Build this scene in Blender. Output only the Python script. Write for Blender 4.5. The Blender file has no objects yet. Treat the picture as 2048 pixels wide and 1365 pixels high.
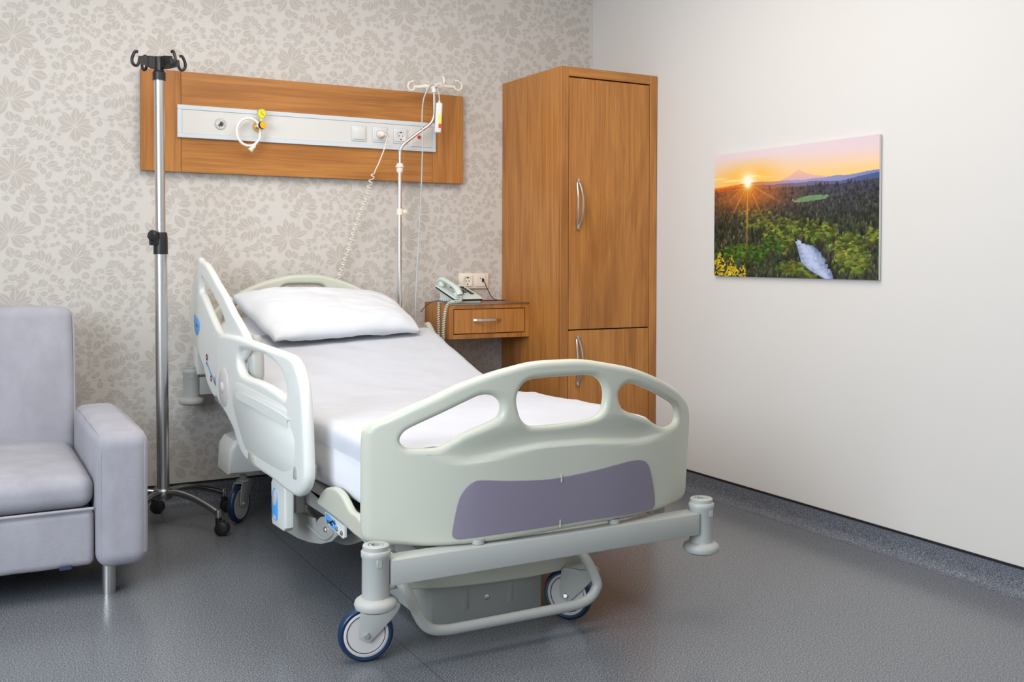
import bpy, bmesh, math, random
import numpy as np
from mathutils import Vector, Matrix, noise as mn
random.seed(7)
PI = math.pi
S = bpy.context.scene
COL = S.collection
# ------------------------------------------------------------------ camera
F_PX, CY0, YAW, PITCH, ROLL = 2011.161, 547.545, 0.5043256, -0.0156268, 0.0032928
CAM = Vector((-2.911751, -4.40785, 1.053))
fw = Vector((math.sin(YAW)*math.cos(PITCH), math.cos(YAW)*math.cos(PITCH), math.sin(PITCH)))
rt0 = Vector((math.cos(YAW), -math.sin(YAW), 0)); up0 = rt0.cross(fw)
rt = rt0*math.cos(ROLL) + up0*math.sin(ROLL)
up = up0*math.cos(ROLL) - rt0*math.sin(ROLL)
cd = bpy.data.cameras.new('camera'); cam = bpy.data.objects.new('camera', cd); COL.objects.link(cam)
cd.sensor_width = 36.0; cd.sensor_fit = 'HORIZONTAL'; cd.lens = F_PX*36/2048
cd.shift_y = (CY0 - 682.5)/2048
m = Matrix((rt, up, -fw)).transposed().to_4x4(); m.translation = CAM
cam.matrix_world = m; cd.clip_start = 0.05; cd.clip_end = 50
S.camera = cam
S.view_settings.view_transform = 'Standard'; S.view_settings.look = 'None'
S.view_settings.gamma = 1; S.view_settings.use_curve_mapping = False
S.view_settings.exposure = -0.15
# ------------------------------------------------------------------ light
w = bpy.data.worlds.new('sky'); S.world = w; w.use_nodes = True
w.node_tree.nodes['Background'].inputs[0].default_value = (0.75, 0.86, 1.0, 1)
w.node_tree.nodes['Background'].inputs[1].default_value = 1.0
def area(name, loc, target, sx, sy, power, color):
    l = bpy.data.lights.new(name, 'AREA'); l.shape = 'RECTANGLE'; l.size = sx; l.size_y = sy
    l.energy = power; l.color = color
    o = bpy.data.objects.new(name, l); COL.objects.link(o); o.location = loc
    o.rotation_euler = (Vector(target)-Vector(loc)).to_track_quat('-Z', 'Y').to_euler()
    return o
XL, YF, ZC = -4.9, -6.6, 2.62          # left wall, wall behind the camera, ceiling
area('window_light', (XL+0.05, -3.55, 1.75), (-1.2, -1.6, 0.5), 2.3, 1.5, 138, (0.78, 0.885, 1.0))
area('rear_fill_light', (-2.4, YF+0.08, 1.5), (-2.0, -1.0, 1.1), 2.6, 1.6, 4, (0.90, 0.95, 1.0))  # weak unseen fill added behind the camera for the bed's front faces
area('ceiling_lamp', (-1.9, -1.9, ZC-0.02), (-1.9, -1.9, 0), 2.4, 1.9, 72, (1.0, 0.92, 0.845))

# ------------------------------------------------------------------ pixels to points (measuring aid)
def ray(px, py):
    return fw + rt*((px-1024)/F_PX) - up*((py-CY0)/F_PX)
def at(px, py, **k):
    d = ray(px, py); (a, v), = k.items(); i = 'xyz'.index(a)
    return CAM + d*((v-CAM[i])/d[i])
# ------------------------------------------------------------------ helpers
def link(o): COL.objects.link(o); return o
def top(o):
    while o.parent: o = o.parent
    return o
def tag(o, label=None, cat=None, group=None, kind=None):
    if label: o['label'] = label
    if cat: o['category'] = cat
    if group: o['group'] = group
    if kind: o['kind'] = kind
    return o
def thing(name, loc, label, cat, group=None):
    o = link(bpy.data.objects.new(name, None)); o.location = loc; o.empty_display_size = .05
    return tag(o, label, cat, group)
def obj(name, bm, mat, parent=None, smooth=True, label=None, angle=40):
    """bm: bmesh or mesh in world coordinates"""
    if isinstance(bm, bmesh.types.BMesh):
        me = bpy.data.meshes.new(name); bmesh.ops.recalc_face_normals(bm, faces=bm.faces); bm.to_mesh(me); bm.free()
    else: me = bm; me.name = name
    mats = mat if isinstance(mat, (list, tuple)) else [mat]
    me.materials.clear()
    for x in mats: me.materials.append(x)
    for p in me.polygons: p.use_smooth = smooth
    o = link(bpy.data.objects.new(name, me))
    if parent:
        o.parent = parent; off = top(parent).location
        me.transform(Matrix.Translation(-Vector(off)))
    else:
        n = len(me.vertices); co = np.empty(n*3); me.vertices.foreach_get('co', co); co = co.reshape(-1, 3)
        c = Vector(((co[:,0].min()+co[:,0].max())/2, (co[:,1].min()+co[:,1].max())/2, co[:,2].min()))
        me.transform(Matrix.Translation(-c)); o.location = c
    if smooth:
        try: me.set_sharp_from_angle(angle=math.radians(angle))
        except Exception: pass
    if label: o['label'] = label
    return o
def B(): return bmesh.new()
def box(lo, hi, bevel=0, seg=2, bm=None, M=None):
    b = B(); r = bmesh.ops.create_cube(b, size=1)
    lo = Vector(lo); hi = Vector(hi); c = (lo+hi)/2; s = hi-lo
    for v in b.verts: v.co = Vector((v.co.x*s.x, v.co.y*s.y, v.co.z*s.z)) + c
    if bevel: bmesh.ops.bevel(b, geom=b.edges[:], offset=bevel, segments=seg, profile=.5, affect='EDGES')
    if M is not None: b.transform(M)
    if bm is None: return b
    merge(bm, b); return bm
def merge(bm, b):
    me = bpy.data.meshes.new('tmp'); b.to_mesh(me); b.free(); bm.from_mesh(me); bpy.data.meshes.remove(me)
def frame(t):
    t = t.normalized(); a = Vector((0,0,1)) if abs(t.z) < .9 else Vector((1,0,0))
    u = a.cross(t).normalized(); return u, t.cross(u)
def smooth_pts(P, n=6, closed=False):
    P = [Vector(p) for p in P]; N = len(P); out = []
    rng = range(N) if closed else range(N-1)
    for i in rng:
        if closed: a, b, c, d = P[i-1], P[i], P[(i+1)%N], P[(i+2)%N]
        else: a, b, c, d = P[max(i-1,0)], P[i], P[i+1], P[min(i+2,N-1)]
        for k in range(n):
            t = k/n
            out.append(.5*((2*b)+(c-a)*t+(2*a-5*b+4*c-d)*t*t+(3*b-a-3*c+d)*t**3))
    if not closed: out.append(P[-1])
    return out
def tube(P, r, seg=12, closed=False, bm=None, caps=True, sx=1.0):
    """sweep; r number or list"""
    P = [Vector(p) for p in P]; bm = bm or B(); N = len(P)
    T = [(P[(i+1)%N]-P[i-1] if closed else P[min(i+1,N-1)]-P[max(i-1,0)]).normalized() for i in range(N)]
    u, v = frame(T[0]); rings = []
    for i in range(N):
        u = (u - T[i]*u.dot(T[i])).normalized(); v = T[i].cross(u)
        ri = r[i] if isinstance(r, (list, tuple)) else r
        rings.append([bm.verts.new(P[i]+ri*(u*math.cos(2*PI*k/seg)*sx+v*math.sin(2*PI*k/seg))) for k in range(seg)])
    for i in range(N if closed else N-1):
        A, Bq = rings[i], rings[(i+1)%N]
        for k in range(seg): bm.faces.new((A[k], A[(k+1)%seg], Bq[(k+1)%seg], Bq[k]))
    if caps and not closed: bm.faces.new(rings[0][::-1]); bm.faces.new(rings[-1])
    return bm
def lathe(prof, org, axis=(0,0,1), seg=32, bm=None):
    """prof: (radius, height) list along axis"""
    bm = bm or B(); axis = Vector(axis).normalized(); org = Vector(org); u, v = frame(axis); rings = []
    for r, h in prof:
        if r < 1e-6: rings.append([bm.verts.new(org+axis*h)])
        else: rings.append([bm.verts.new(org+axis*h+r*(u*math.cos(2*PI*k/seg)+v*math.sin(2*PI*k/seg))) for k in range(seg)])
    for A, C in zip(rings[:-1], rings[1:]):
        for k in range(seg):
            a = [A[k%len(A)], A[(k+1)%len(A)]] if len(A) > 1 else [A[0]]
            c = [C[(k+1)%len(C)], C[k%len(C)]] if len(C) > 1 else [C[0]]
            if len(a)+len(c) >= 3: bm.faces.new(a+c)
    if len(rings[0]) > 1: bm.faces.new(rings[0][::-1])
    if len(rings[-1]) > 1: bm.faces.new(rings[-1])
    return bm
def plate(outline, holes, th, bevel, fn, cuts=None, n=5, res=4, hcuts=None):
    """flat moulded plate with holes; outline in (a,b), c runs through the thickness; fn(a,b,c)->world"""
    cu = bpy.data.curves.new('c', 'CURVE'); cu.dimensions = '2D'; cu.fill_mode = 'BOTH'
    for L in [outline]+list(holes):
        Q = smooth_pts([(p[0], p[1], 0) for p in L], n, True) if n else [Vector((p[0], p[1], 0)) for p in L]
        s = cu.splines.new('POLY'); s.points.add(len(Q)-1); s.use_cyclic_u = True
        for pt, q in zip(s.points, Q): pt.co = (q.x, q.y, 0, 1)
    cu.extrude = max(th/2-bevel, 1e-4); cu.bevel_depth = bevel; cu.bevel_resolution = res; cu.offset = -bevel
    o = link(bpy.data.objects.new('c', cu)); dg = bpy.context.evaluated_depsgraph_get()
    me = bpy.data.meshes.new_from_object(o.evaluated_get(dg)); bpy.data.objects.remove(o)
    bm = B(); bm.from_mesh(me); bpy.data.meshes.remove(me)
    bmesh.ops.remove_doubles(bm, verts=bm.verts, dist=1e-5)
    for ax, C in ((0, cuts), (1, hcuts)):
        if C:
            for c in C:
                co = [0,0,0]; co[ax] = c; no = [0,0,0]; no[ax] = 1
                bmesh.ops.bisect_plane(bm, geom=bm.verts[:]+bm.edges[:]+bm.faces[:], plane_co=co, plane_no=no)
    for v in bm.verts: v.co = Vector(fn(v.co.x, v.co.y, v.co.z))
    return bm
def arange(a, b, s):
    n = max(1, int(round((b-a)/s))); return [a+(b-a)*i/n for i in range(n+1)]
# ------------------------------------------------------------------ materials
def mat(name, col, rough=.5, metal=0, spec=.5, coat=0, sheen=0, trans=0):
    m = bpy.data.materials.new(name); m.use_nodes = True; p = m.node_tree.nodes['Principled BSDF']
    p.inputs['Base Color'].default_value = (*col, 1); p.inputs['Roughness'].default_value = rough
    p.inputs['Metallic'].default_value = metal; p.inputs['Specular IOR Level'].default_value = spec
    p.inputs['Coat Weight'].default_value = coat; p.inputs['Sheen Weight'].default_value = sheen
    p.inputs['Transmission Weight'].default_value = trans
    return m
def N(m, t, **k):
    n = m.node_tree.nodes.new(t)
    for a, v in k.items(): setattr(n, a, v)
    return n
def bsdf(m): return m.node_tree.nodes['Principled BSDF']
def coords(m, scale=(1,1,1), kind='Object', rnd=False):
    L = m.node_tree.links; tc = N(m, 'ShaderNodeTexCoord'); mp = N(m, 'ShaderNodeMapping')
    mp.inputs['Scale'].default_value = scale; L.new(tc.outputs[kind], mp.inputs['Vector'])
    if rnd:
        oi = N(m, 'ShaderNodeObjectInfo'); mu = N(m, 'ShaderNodeMath', operation='MULTIPLY'); mu.inputs[1].default_value = 37.
        L.new(oi.outputs['Random'], mu.inputs[0]); L.new(mu.outputs[0], mp.inputs['Location'])
    return mp.outputs[0]
def ramp(m, fac, stops):
    r = N(m, 'ShaderNodeValToRGB'); e = r.color_ramp.elements
    while len(e) < len(stops): e.new(.5)
    for q, (p, c) in zip(e, stops): q.position = p; q.color = (*c, 1)
    m.node_tree.links.new(fac, r.inputs[0]); return r.outputs[0]
def noise(m, vec, scale, detail=3, rough=.5, dist=0):
    n = N(m, 'ShaderNodeTexNoise'); n.inputs['Scale'].default_value = scale; n.inputs['Detail'].default_value = detail
    n.inputs['Roughness'].default_value = rough; n.inputs['Distortion'].default_value = dist
    m.node_tree.links.new(vec, n.inputs['Vector']); return n.outputs['Fac']
def mixc(m, fac, a, b, mode='MIX'):
    x = N(m, 'ShaderNodeMix', data_type='RGBA', blend_type=mode); L = m.node_tree.links
    for i, v in ((0, fac), (6, a), (7, b)):
        if isinstance(v, (int, float)): x.inputs[i].default_value = v
        elif isinstance(v, tuple): x.inputs[i].default_value = (*v, 1)
        else: L.new(v, x.inputs[i])
    return x.outputs[2]
def bump(m, h, strength=.2, dist=.002):
    b = N(m, 'ShaderNodeBump'); b.inputs['Strength'].default_value = strength; b.inputs['Distance'].default_value = dist
    m.node_tree.links.new(h, b.inputs['Height']); m.node_tree.links.new(b.outputs[0], bsdf(m).inputs['Normal'])
def wood(name, axis, tint=(1,1,1)):
    m = mat(name, (.5,.25,.1), .38, spec=.4); L = m.node_tree.links
    st = [6.,6.,6.]; st['xyz'.index(axis)] = .7
    v = coords(m, tuple(st), rnd=True)
    n1 = noise(m, v, 1.1, 4, .55, 1.2)
    st2 = [150.,150.,150.]; st2['xyz'.index(axis)] = 3.
    n2 = noise(m, coords(m, tuple(st2), rnd=True), 1, 3, .6)
    c1 = ramp(m, n1, [(.22, (.245,.088,.019)), (.42, (.375,.147,.033)), (.56, (.465,.198,.048)), (.66, (.39,.152,.034)), (.82, (.285,.106,.023))])
    c2 = ramp(m, n2, [(.3, (.78,.74,.70)), (.6, (1.06,1.06,1.06))])
    c = mixc(m, 1.0, c1, c2, 'MULTIPLY'); c = mixc(m, 1.0, c, tint, 'MULTIPLY')
    L.new(c, bsdf(m).inputs['Base Color']); bump(m, n2, .08, .001)
    return m
M = {}
M['wx'] = wood('cherry_wood_grain_x', 'x'); M['wz'] = wood('cherry_wood_grain_z', 'z')
M['gap'] = mat('gap_shade_and_print_black', (.01,.008,.006), .9)  # painted shade behind door and drawer gaps; also black print and jack ports
M['bed'] = mat('bed_plastic_cream', (.545,.555,.465), .33, spec=.45)
M['rail'] = mat('side_rail_plastic', (.74,.76,.72), .32, spec=.45)
M['steel'] = mat('painted_steel_grey', (.42,.43,.405), .38, spec=.45)
M['steel2'] = mat('painted_steel_dark', (.30,.31,.30), .45)
M['bumper'] = mat('bumper_rubber_grey', (.42,.42,.39), .55)
M['purple'] = mat('purple_inlay', (.235,.205,.265), .55)
M['blue'] = mat('blue_label', (.10,.40,.88), .4)
M['navy'] = mat('navy_tyre', (.007,.028,.08), .3)
M['disc'] = mat('wheel_disc_plastic', (.60,.57,.55), .4)
M['chrome'] = mat('chrome', (.85,.85,.86), .12, metal=1)
M['brushed'] = mat('brushed_steel', (.62,.61,.59), .3, metal=1)
M['satin'] = mat('satin_base_metal', (.34,.34,.34), .28, metal=1)
M['black'] = mat('black_plastic', (.012,.012,.013), .4)
M['white'] = mat('white_plastic', (.66,.645,.61), .35)
M['ivory'] = mat('ivory_plastic', (.80,.73,.62), .4)
M['alu'] = mat('aluminium_trim', (.60,.64,.66), .4, metal=.0)
M['red'] = mat('red_plastic', (.65,.02,.02), .3)
M['yellow'] = mat('yellow_plastic', (.75,.70,.03), .4)
M['orange'] = mat('orange_plastic', (.85,.42,.02), .4)
M['phone'] = mat('phone_plastic', (.58,.66,.62), .35)
M['hose'] = mat('hose_silicone', (.84,.80,.72), .35)
M['grey_line'] = mat('grey_cable', (.50,.53,.55), .4)
# fabrics
def fabric(name, col, sc=700, b=.25, sheen=.0, rough=.9, cloud=0):
    m = mat(name, col, rough, spec=.2, sheen=sheen); v = coords(m)
    n = noise(m, v, sc, 2); bump(m, n, b, .001)
    if cloud:
        n2 = noise(m, coords(m, (1, 1, .6)), 6, 5, .65)
        c = ramp(m, n2, [(.3, tuple(x*(1-cloud) for x in col)), (.7, tuple(min(1, x*(1+cloud)) for x in col))])
        m.node_tree.links.new(c, bsdf(m).inputs['Base Color'])
    return m
M['sofa'] = fabric('sofa_microfibre', (.335,.33,.365), 170, .7, .15, .85, .13)
M['linen'] = fabric('white_bed_linen', (.80,.80,.84), 900, .12, 0, .8)
M['pillow'] = fabric('pillow_cotton', (.68,.70,.735), 1200, .06, 0, .8)
m = mat('blanket_waffle', (.88,.90,.945), .85, spec=.2); v = coords(m)
wv = N(m, 'ShaderNodeTexWave'); wv.inputs['Scale'].default_value = 70; wv.inputs['Distortion'].default_value = 1.5; wv.bands_direction = 'DIAGONAL'
m.node_tree.links.new(v, wv.inputs['Vector']); bump(m, wv.outputs['Fac'], .06, .0006); M['blanket'] = m
# floor
def speckle(name, a, b, c, rough):
    m = mat(name, b, rough, spec=.5); v = coords(m); L = m.node_tree.links
    n = noise(m, v, 270, 2, .65); big = noise(m, coords(m), 1.3, 3)
    col = ramp(m, n, [(.33, a), (.5, b), (.66, c)])
    L.new(col, bsdf(m).inputs['Base Color'])
    r = ramp(m, big, [(.3, (rough*.9,)*3), (.7, (rough*1.15,)*3)]); L.new(r, bsdf(m).inputs['Roughness'])
    return m, col
M['floor'], fcol = speckle('speckled_vinyl_floor', (.055,.060,.070), (.122,.130,.146), (.29,.305,.32), .23)
m = M['floor']; L = m.node_tree.links; g = N(m, 'ShaderNodeNewGeometry'); sp = N(m, 'ShaderNodeSeparateXYZ'); L.new(g.outputs['Position'], sp.inputs[0])
a1 = N(m, 'ShaderNodeMath', operation='ADD'); a1.inputs[1].default_value = 1.857; L.new(sp.outputs['X'], a1.inputs[0])
a2 = N(m, 'ShaderNodeMath', operation='ABSOLUTE'); L.new(a1.outputs[0], a2.inputs[0])
a3 = N(m, 'ShaderNodeMath', operation='LESS_THAN'); a3.inputs[1].default_value = .0012; L.new(a2.outputs[0], a3.inputs[0])
L.new(mixc(m, a3.outputs[0], fcol, (.055,.056,.06)), bsdf(m).inputs['Base Color'])
M['skirt'], _ = speckle('speckled_vinyl_skirting', (.040,.046,.058), (.100,.112,.135), (.25,.27,.31), .5)
M['skirt_cap'] = mat('skirting_cap_black', (.012,.010,.012), .5)
# painted walls
def paint(name, col, b=.1):
    m = mat(name, col, .75, spec=.25); n = noise(m, coords(m), 120, 3); bump(m, n, b, .001); return m
M['wall'] = paint('white_painted_wall', (.64,.62,.592))
M['paper'] = paint('wallpaper_ground', (.60,.563,.518), .05)
M['leaf'] = paint('wallpaper_leaf', (.487,.446,.400), .05)
M['ceil'] = paint('ceiling_paint', (.82,.80,.76))
# ------------------------------------------------------------------ room shell
def struct(name, bm, m, **k):
    o = obj(name, bm, m, smooth=k.pop('smooth', False), **k); o['kind'] = 'structure'; return o
struct('floor', box((XL, YF, -.1), (0.0, 0.0, 0)), M['floor'])
struct('ceiling', box((XL, YF, ZC), (0, 0, ZC+.1)), M['ceil'])
struct('wall_right', box((0, YF, -.1), (.12, .12, ZC+.1)), M['wall'])
def wall_with_hole(axis, c0, c1, a0, a1, ha0, ha1, hz0, hz1):
    bm = B()
    def bb(p0, p1, z0, z1):
        lo, hi = ((c0, p0, z0), (c1, p1, z1)) if axis == 'x' else ((p0, c0, z0), (p1, c1, z1))
        box(lo, hi, bm=bm)
    bb(a0, ha0, -.1, ZC+.1); bb(ha1, a1, -.1, ZC+.1); bb(ha0, ha1, -.1, hz0); bb(ha0, ha1, hz1, ZC+.1)
    return bm
struct('wall_left', wall_with_hole('x', XL-.12, XL, YF, .12, -4.75, -2.35, .95, 2.52), M['wall'])
struct('wall_front', wall_with_hole('y', YF-.12, YF, XL, 0, -3.75, -1.05, .7, 2.35), M['wall'])
def window(name, axis, c, a0, a1, z0, z1):
    bm = B(); t = .05
    for p0, p1, q0, q1 in ((a0, a0+t, z0, z1), (a1-t, a1, z0, z1), ((a0+a1)/2-t/2, (a0+a1)/2+t/2, z0, z1), (a0, a1, z0, z0+t), (a0, a1, z1-t, z1)):
        lo, hi = ((c-.03, p0, q0), (c+.03, p1, q1)) if axis == 'x' else ((p0, c-.03, q0), (p1, c+.03, q1))
        box(lo, hi, bm=bm)
    struct(name, bm, M['white'])
window('window_1', 'x', XL-.06, -4.75, -2.35, .95, 2.52)
window('window_2', 'y', YF-.06, -3.75, -1.05, .7, 2.35)

# wallpaper: the printed leaves are part of the wall's own mesh (one repeat traced, then tiled)
LV = '''150,405,165,165,95;150,405,285,210,75;150,405,360,310,85;155,408,440,458,95;158,410,382,547,92;150,412,205,615,115;140,408,-65,475,85;140,402,-65,290,100;145,400,-30,215,70
105,1120,55,855,75;110,1120,180,910,90;125,1115,285,975,65;130,1120,400,1045,62;130,1125,365,1225,62;110,1135,275,1278,95;95,1130,-45,1310,80;90,1125,-155,1194,90;90,1118,-169,1085,55;95,1115,-66,938,75
850,1436,870,1221,85;852,1436,975,1261,62;858,1438,1030,1361,75;858,1440,1090,1481,85;858,1446,1030,1561,85;850,1448,870,1621,100;840,1444,655,1481,75;842,1436,655,1331,95;845,1434,700,1261,55
375,680,410,545,95;365,680,285,560,65;385,690,520,660,75;350,740,540,745,80;330,745,220,620,75;300,795,172,695,70;275,860,112,785,75;350,815,545,885,90;320,865,452,1035,100
395,1426,255,1371,50;405,1421,355,1316,60;465,1456,455,1306,80;525,1481,560,1351,60;375,1451,270,1496,50;450,1481,325,1556,65;500,1511,420,1591,50;585,1541,510,1596,50;670,1561,665,1501,40;575,1521,620,1421,42
655,110,550,125,75;640,195,720,145,65;650,210,742,270,48;385,215,360,145,35;395,215,410,165,35;375,215,315,190,30;380,240,330,285,58;430,205,500,125,75;450,200,530,150,50;545,215,595,290,58;430,290,540,285,45;435,300,445,400,48;510,350,665,335,62;500,370,475,455,58;580,400,720,405,55;580,420,515,515,50;555,215,560,190,30
920,95,1000,170,78;1050,145,1075,225,48;1040,265,1085,212,52;1120,120,1060,110,48;1120,120,1110,65,48;1120,120,1180,90,44;1135,165,1180,195,36;1145,165,1112,185,26
1290,85,1240,-10,90;1300,80,1340,0,58;1285,95,1180,70,62;1310,135,1180,125,65;1330,125,1390,35,62;1365,160,1440,95,55;1330,190,1200,230,72;1390,220,1495,160,65;1345,225,1295,340,82
870,240,875,150,78;850,195,785,150,42;820,285,785,225,48;830,270,890,215,62;800,305,735,295,32;790,330,840,345,65;800,350,725,390,52;940,250,955,195,42;960,250,1030,285,62;930,290,900,250,42;870,350,900,300,38;890,400,880,340,36;935,360,975,310,46;990,390,1010,330,36;820,420,775,485,52;840,420,885,485,52;930,410,935,480,50;1020,330,1060,305,36;905,300,935,285,30
1085,365,1050,330,46;1085,365,1095,315,40;1085,360,1160,355,56;1080,400,1020,390,28;1090,400,1135,405,30;1085,405,1075,440,26
1240,360,1198,262,98;1270,440,1200,392,58;1275,445,1345,430,52;1185,540,1165,430,62;1190,510,1135,480,48;1195,530,1240,490,52
1430,360,1390,285,48;1410,385,1325,375,52;1400,455,1440,405,50;1400,510,1335,460,75;1380,560,1250,520,68;1550,450,1555,390,42;1545,470,1450,465,40;1580,480,1640,450,40;1570,490,1610,520,36;1540,490,1480,570,72;1545,500,1540,570,42;1500,330,1540,310,62;1590,340,1560,290,46;1600,345,1650,330,50;1565,440,1595,370,36
980,610,925,500,78;1020,580,985,440,58;1030,590,1185,605,52;1010,640,1130,650,52;960,690,915,620,46;975,705,1080,690,44
760,605,765,510,98;700,660,680,590,56;700,665,760,710,56;845,610,915,570,62;845,650,745,655,48;860,680,820,715,46;800,605,850,600,30
620,600,505,545,36;600,610,570,540,42;610,600,655,545,36;570,670,590,630,36
680,790,600,700,78;690,770,760,750,82;650,850,600,850,42;680,880,750,840,52;640,900,580,875,28;645,940,555,920,36;650,910,730,890,36;655,960,720,930,36
910,760,835,745,36;905,770,840,790,30;910,750,990,795,58;905,780,900,825,30
1110,770,1050,760,52;1110,765,1120,715,46;1115,770,1175,755,52;1110,820,1080,825,26;1120,820,1155,865,42;1165,870,1180,820,28;1165,890,1170,940,28;1030,870,1010,785,52;1035,880,965,910,52
840,900,835,820,52;840,910,890,880,52;820,910,760,875,46;870,960,960,945,36;880,980,960,1020,36;860,985,790,980,42;840,1040,740,1010,78;860,1050,895,1040,30;850,1100,940,1135,62;840,1100,790,1120,36
1240,1095,1120,1040,66;1295,1085,1170,970,92;1355,1065,1270,935,72;1440,1050,1360,950,52;1250,1120,1195,1235,66;1310,1100,1300,1245,76;1370,1080,1390,1215,56;1440,1065,1460,1160,62;1545,1070,1530,1175,82;1580,1010,1530,960,52
1045,960,975,940,62;1065,990,1125,900,66;1055,1060,975,1020,56;1050,1100,1120,1075,46;1030,1110,980,1095,28;1045,1130,1125,1130,30;1030,1150,980,1140,26;1045,1170,1135,1170,34;1030,1190,975,1195,26;1030,1250,975,1250,30;1020,1245,1070,1215,28
1250,650,1245,575,52;1230,670,1145,650,58;1300,720,1360,690,58;1240,750,1190,735,32;1340,790,1250,800,80;1320,790,1320,850,62;1320,800,1375,790,52;1220,870,1245,830,36;1225,875,1210,910,28;1440,870,1420,920,58;1430,850,1515,920,62;1470,830,1550,845,36;1450,640,1380,660,30;1460,620,1430,560,62;1430,690,1380,690,28;1500,740,1420,760,36;1520,700,1460,720,46;1540,760,1580,720,36;1500,600,1480,540,46;1530,640,1570,600,46;1560,700,1610,690,34;1570,740,1620,770,34
600,1020,580,965,62;570,1000,510,965,36;540,1090,500,1040,42;545,1110,465,1110,36;520,1140,450,1195,46;680,1050,745,1085,62;660,1060,670,1010,42;620,1130,620,1180,36;650,1130,690,1100,42;690,1140,775,1105,36;710,1180,730,1145,36;720,1185,800,1195,28;740,1240,835,1225,26;580,1240,605,1285,46;650,1220,655,1275,46;530,1250,480,1290,42;430,1180,360,1160,36;410,1180,440,1150,30;440,1240,385,1210,46;450,1285,395,1275,28;560,1060,600,1110,60
130,1381,90,1261,78;165,1361,240,1326,84;120,1441,210,1426,58;90,1466,60,1391,42;70,1501,10,1431,32;120,1486,185,1466,32;80,1521,150,1511,42
145,95,80,20,46;155,85,155,20,46;245,50,325,90,52;170,90,235,90,62;190,130,300,130,46;180,145,235,185,36;140,140,100,190,42;40,140,90,195,72;20,105,70,75,28;250,30,290,5,30;200,45,250,45,40
50,620,30,515,68;90,620,165,610,72;10,700,105,700,48
1085,1311,1040,1281,46;1090,1301,1110,1256,42;1115,1361,1145,1436,52;1120,1351,1140,1341,34;1310,1351,1215,1341,62;1330,1331,1300,1301,46;1370,1321,1390,1276,42;1420,1341,1480,1321,32;1400,1361,1310,1311,62;1410,1391,1415,1461,36;1380,1401,1350,1429,28;1300,1401,1250,1426,36;1440,1411,1500,1431,28;1500,1361,1580,1346,56;1540,1421,1530,1466,36;1450,1381,1490,1401,30
1480,1260,1460,1180,52;1440,1270,1385,1240,42;1490,1250,1575,1245,42;1470,1280,1420,1300,30
1580,80,1510,45,42;1580,110,1485,110,42;1600,70,1590,20,62;1580,210,1550,155,46;1580,235,1480,225,58;1590,230,1610,270,32;1600,180,1640,160,62;1575,120,1560,160,32'''
ST = '''150,405,75,590;105,1120,155,1260;850,1436,770,1591;385,670,220,980;390,1436,710,1596;420,240,650,210;410,260,510,345,580,400,590,430;1010,165,1075,200;1145,165,1115,280;1290,80,1445,305;870,330,735,490;860,420,925,410;1245,350,1275,440,1340,510;1180,530,1270,650;1420,370,1550,470;1030,575,940,735;760,605,700,660;850,615,930,740;610,600,680,700;650,850,645,1030;1120,820,1050,910;845,910,880,970,830,1090;1240,1110,1440,1055,1580,1030;1065,1000,1045,1120,1030,1240;1430,560,1560,790;560,1180,440,1290;100,1460,55,1551;150,100,150,80;1470,1281,1400,1361;1040,1341,1240,1371;30,105,150,120;60,620,70,680;1450,640,1560,740;1240,660,1310,760;1390,390,1330,540;880,240,1000,400'''
CS = 290/1649
LEAVES = [tuple(float(t) for t in q.split(',')) for ln in LV.split('\n') for q in ln.split(';') if q]
def wp(x, y): p = at(x*CS, y*CS, y=0.0); return p.x, p.z
bm = box((XL, 0, -.1), (0, .12, ZC+.1)); NF = len(bm.faces)
TX, TZ = .5555, .5335; idx = 0; tile = []; rim = []; rimfaces = set()
for x0, y0, x1, y1, wd in LEAVES:
    a = Vector(wp(x0, y0)); b = Vector(wp(x1, y1)); d = b-a; L_ = d.length; n_ = Vector((-d.y, d.x)).normalized(); wd = wd*CS/512*.56; a = a+d*.04; d = b-a
    gap = min(.0012, wd*.10); prof = [(.0, .04), (.13, .36), (.30, .78), (.47, 1.0), (.64, .95), (.80, .66), (.92, .28), (1.0, 0)]
    OW = min(.0016, wd*.25+.0004)
    rim.append([(a+d*t+n_*(wd*q+gap*.5+OW), a+d*t-n_*(wd*q+gap*.5+OW)) for t, q in prof])
    tile.append([(a+d*t+n_*gap, a+d*t+n_*(wd*q+gap*.5), a+d*t-n_*gap, a+d*t-n_*(wd*q+gap*.5)) for t, q in prof])
stems = []
for q in ST.split(';'):
    v = [float(t) for t in q.split(',')]; stems.append([Vector(wp(v[i], v[i+1])) for i in range(0, len(v), 2)])
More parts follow.
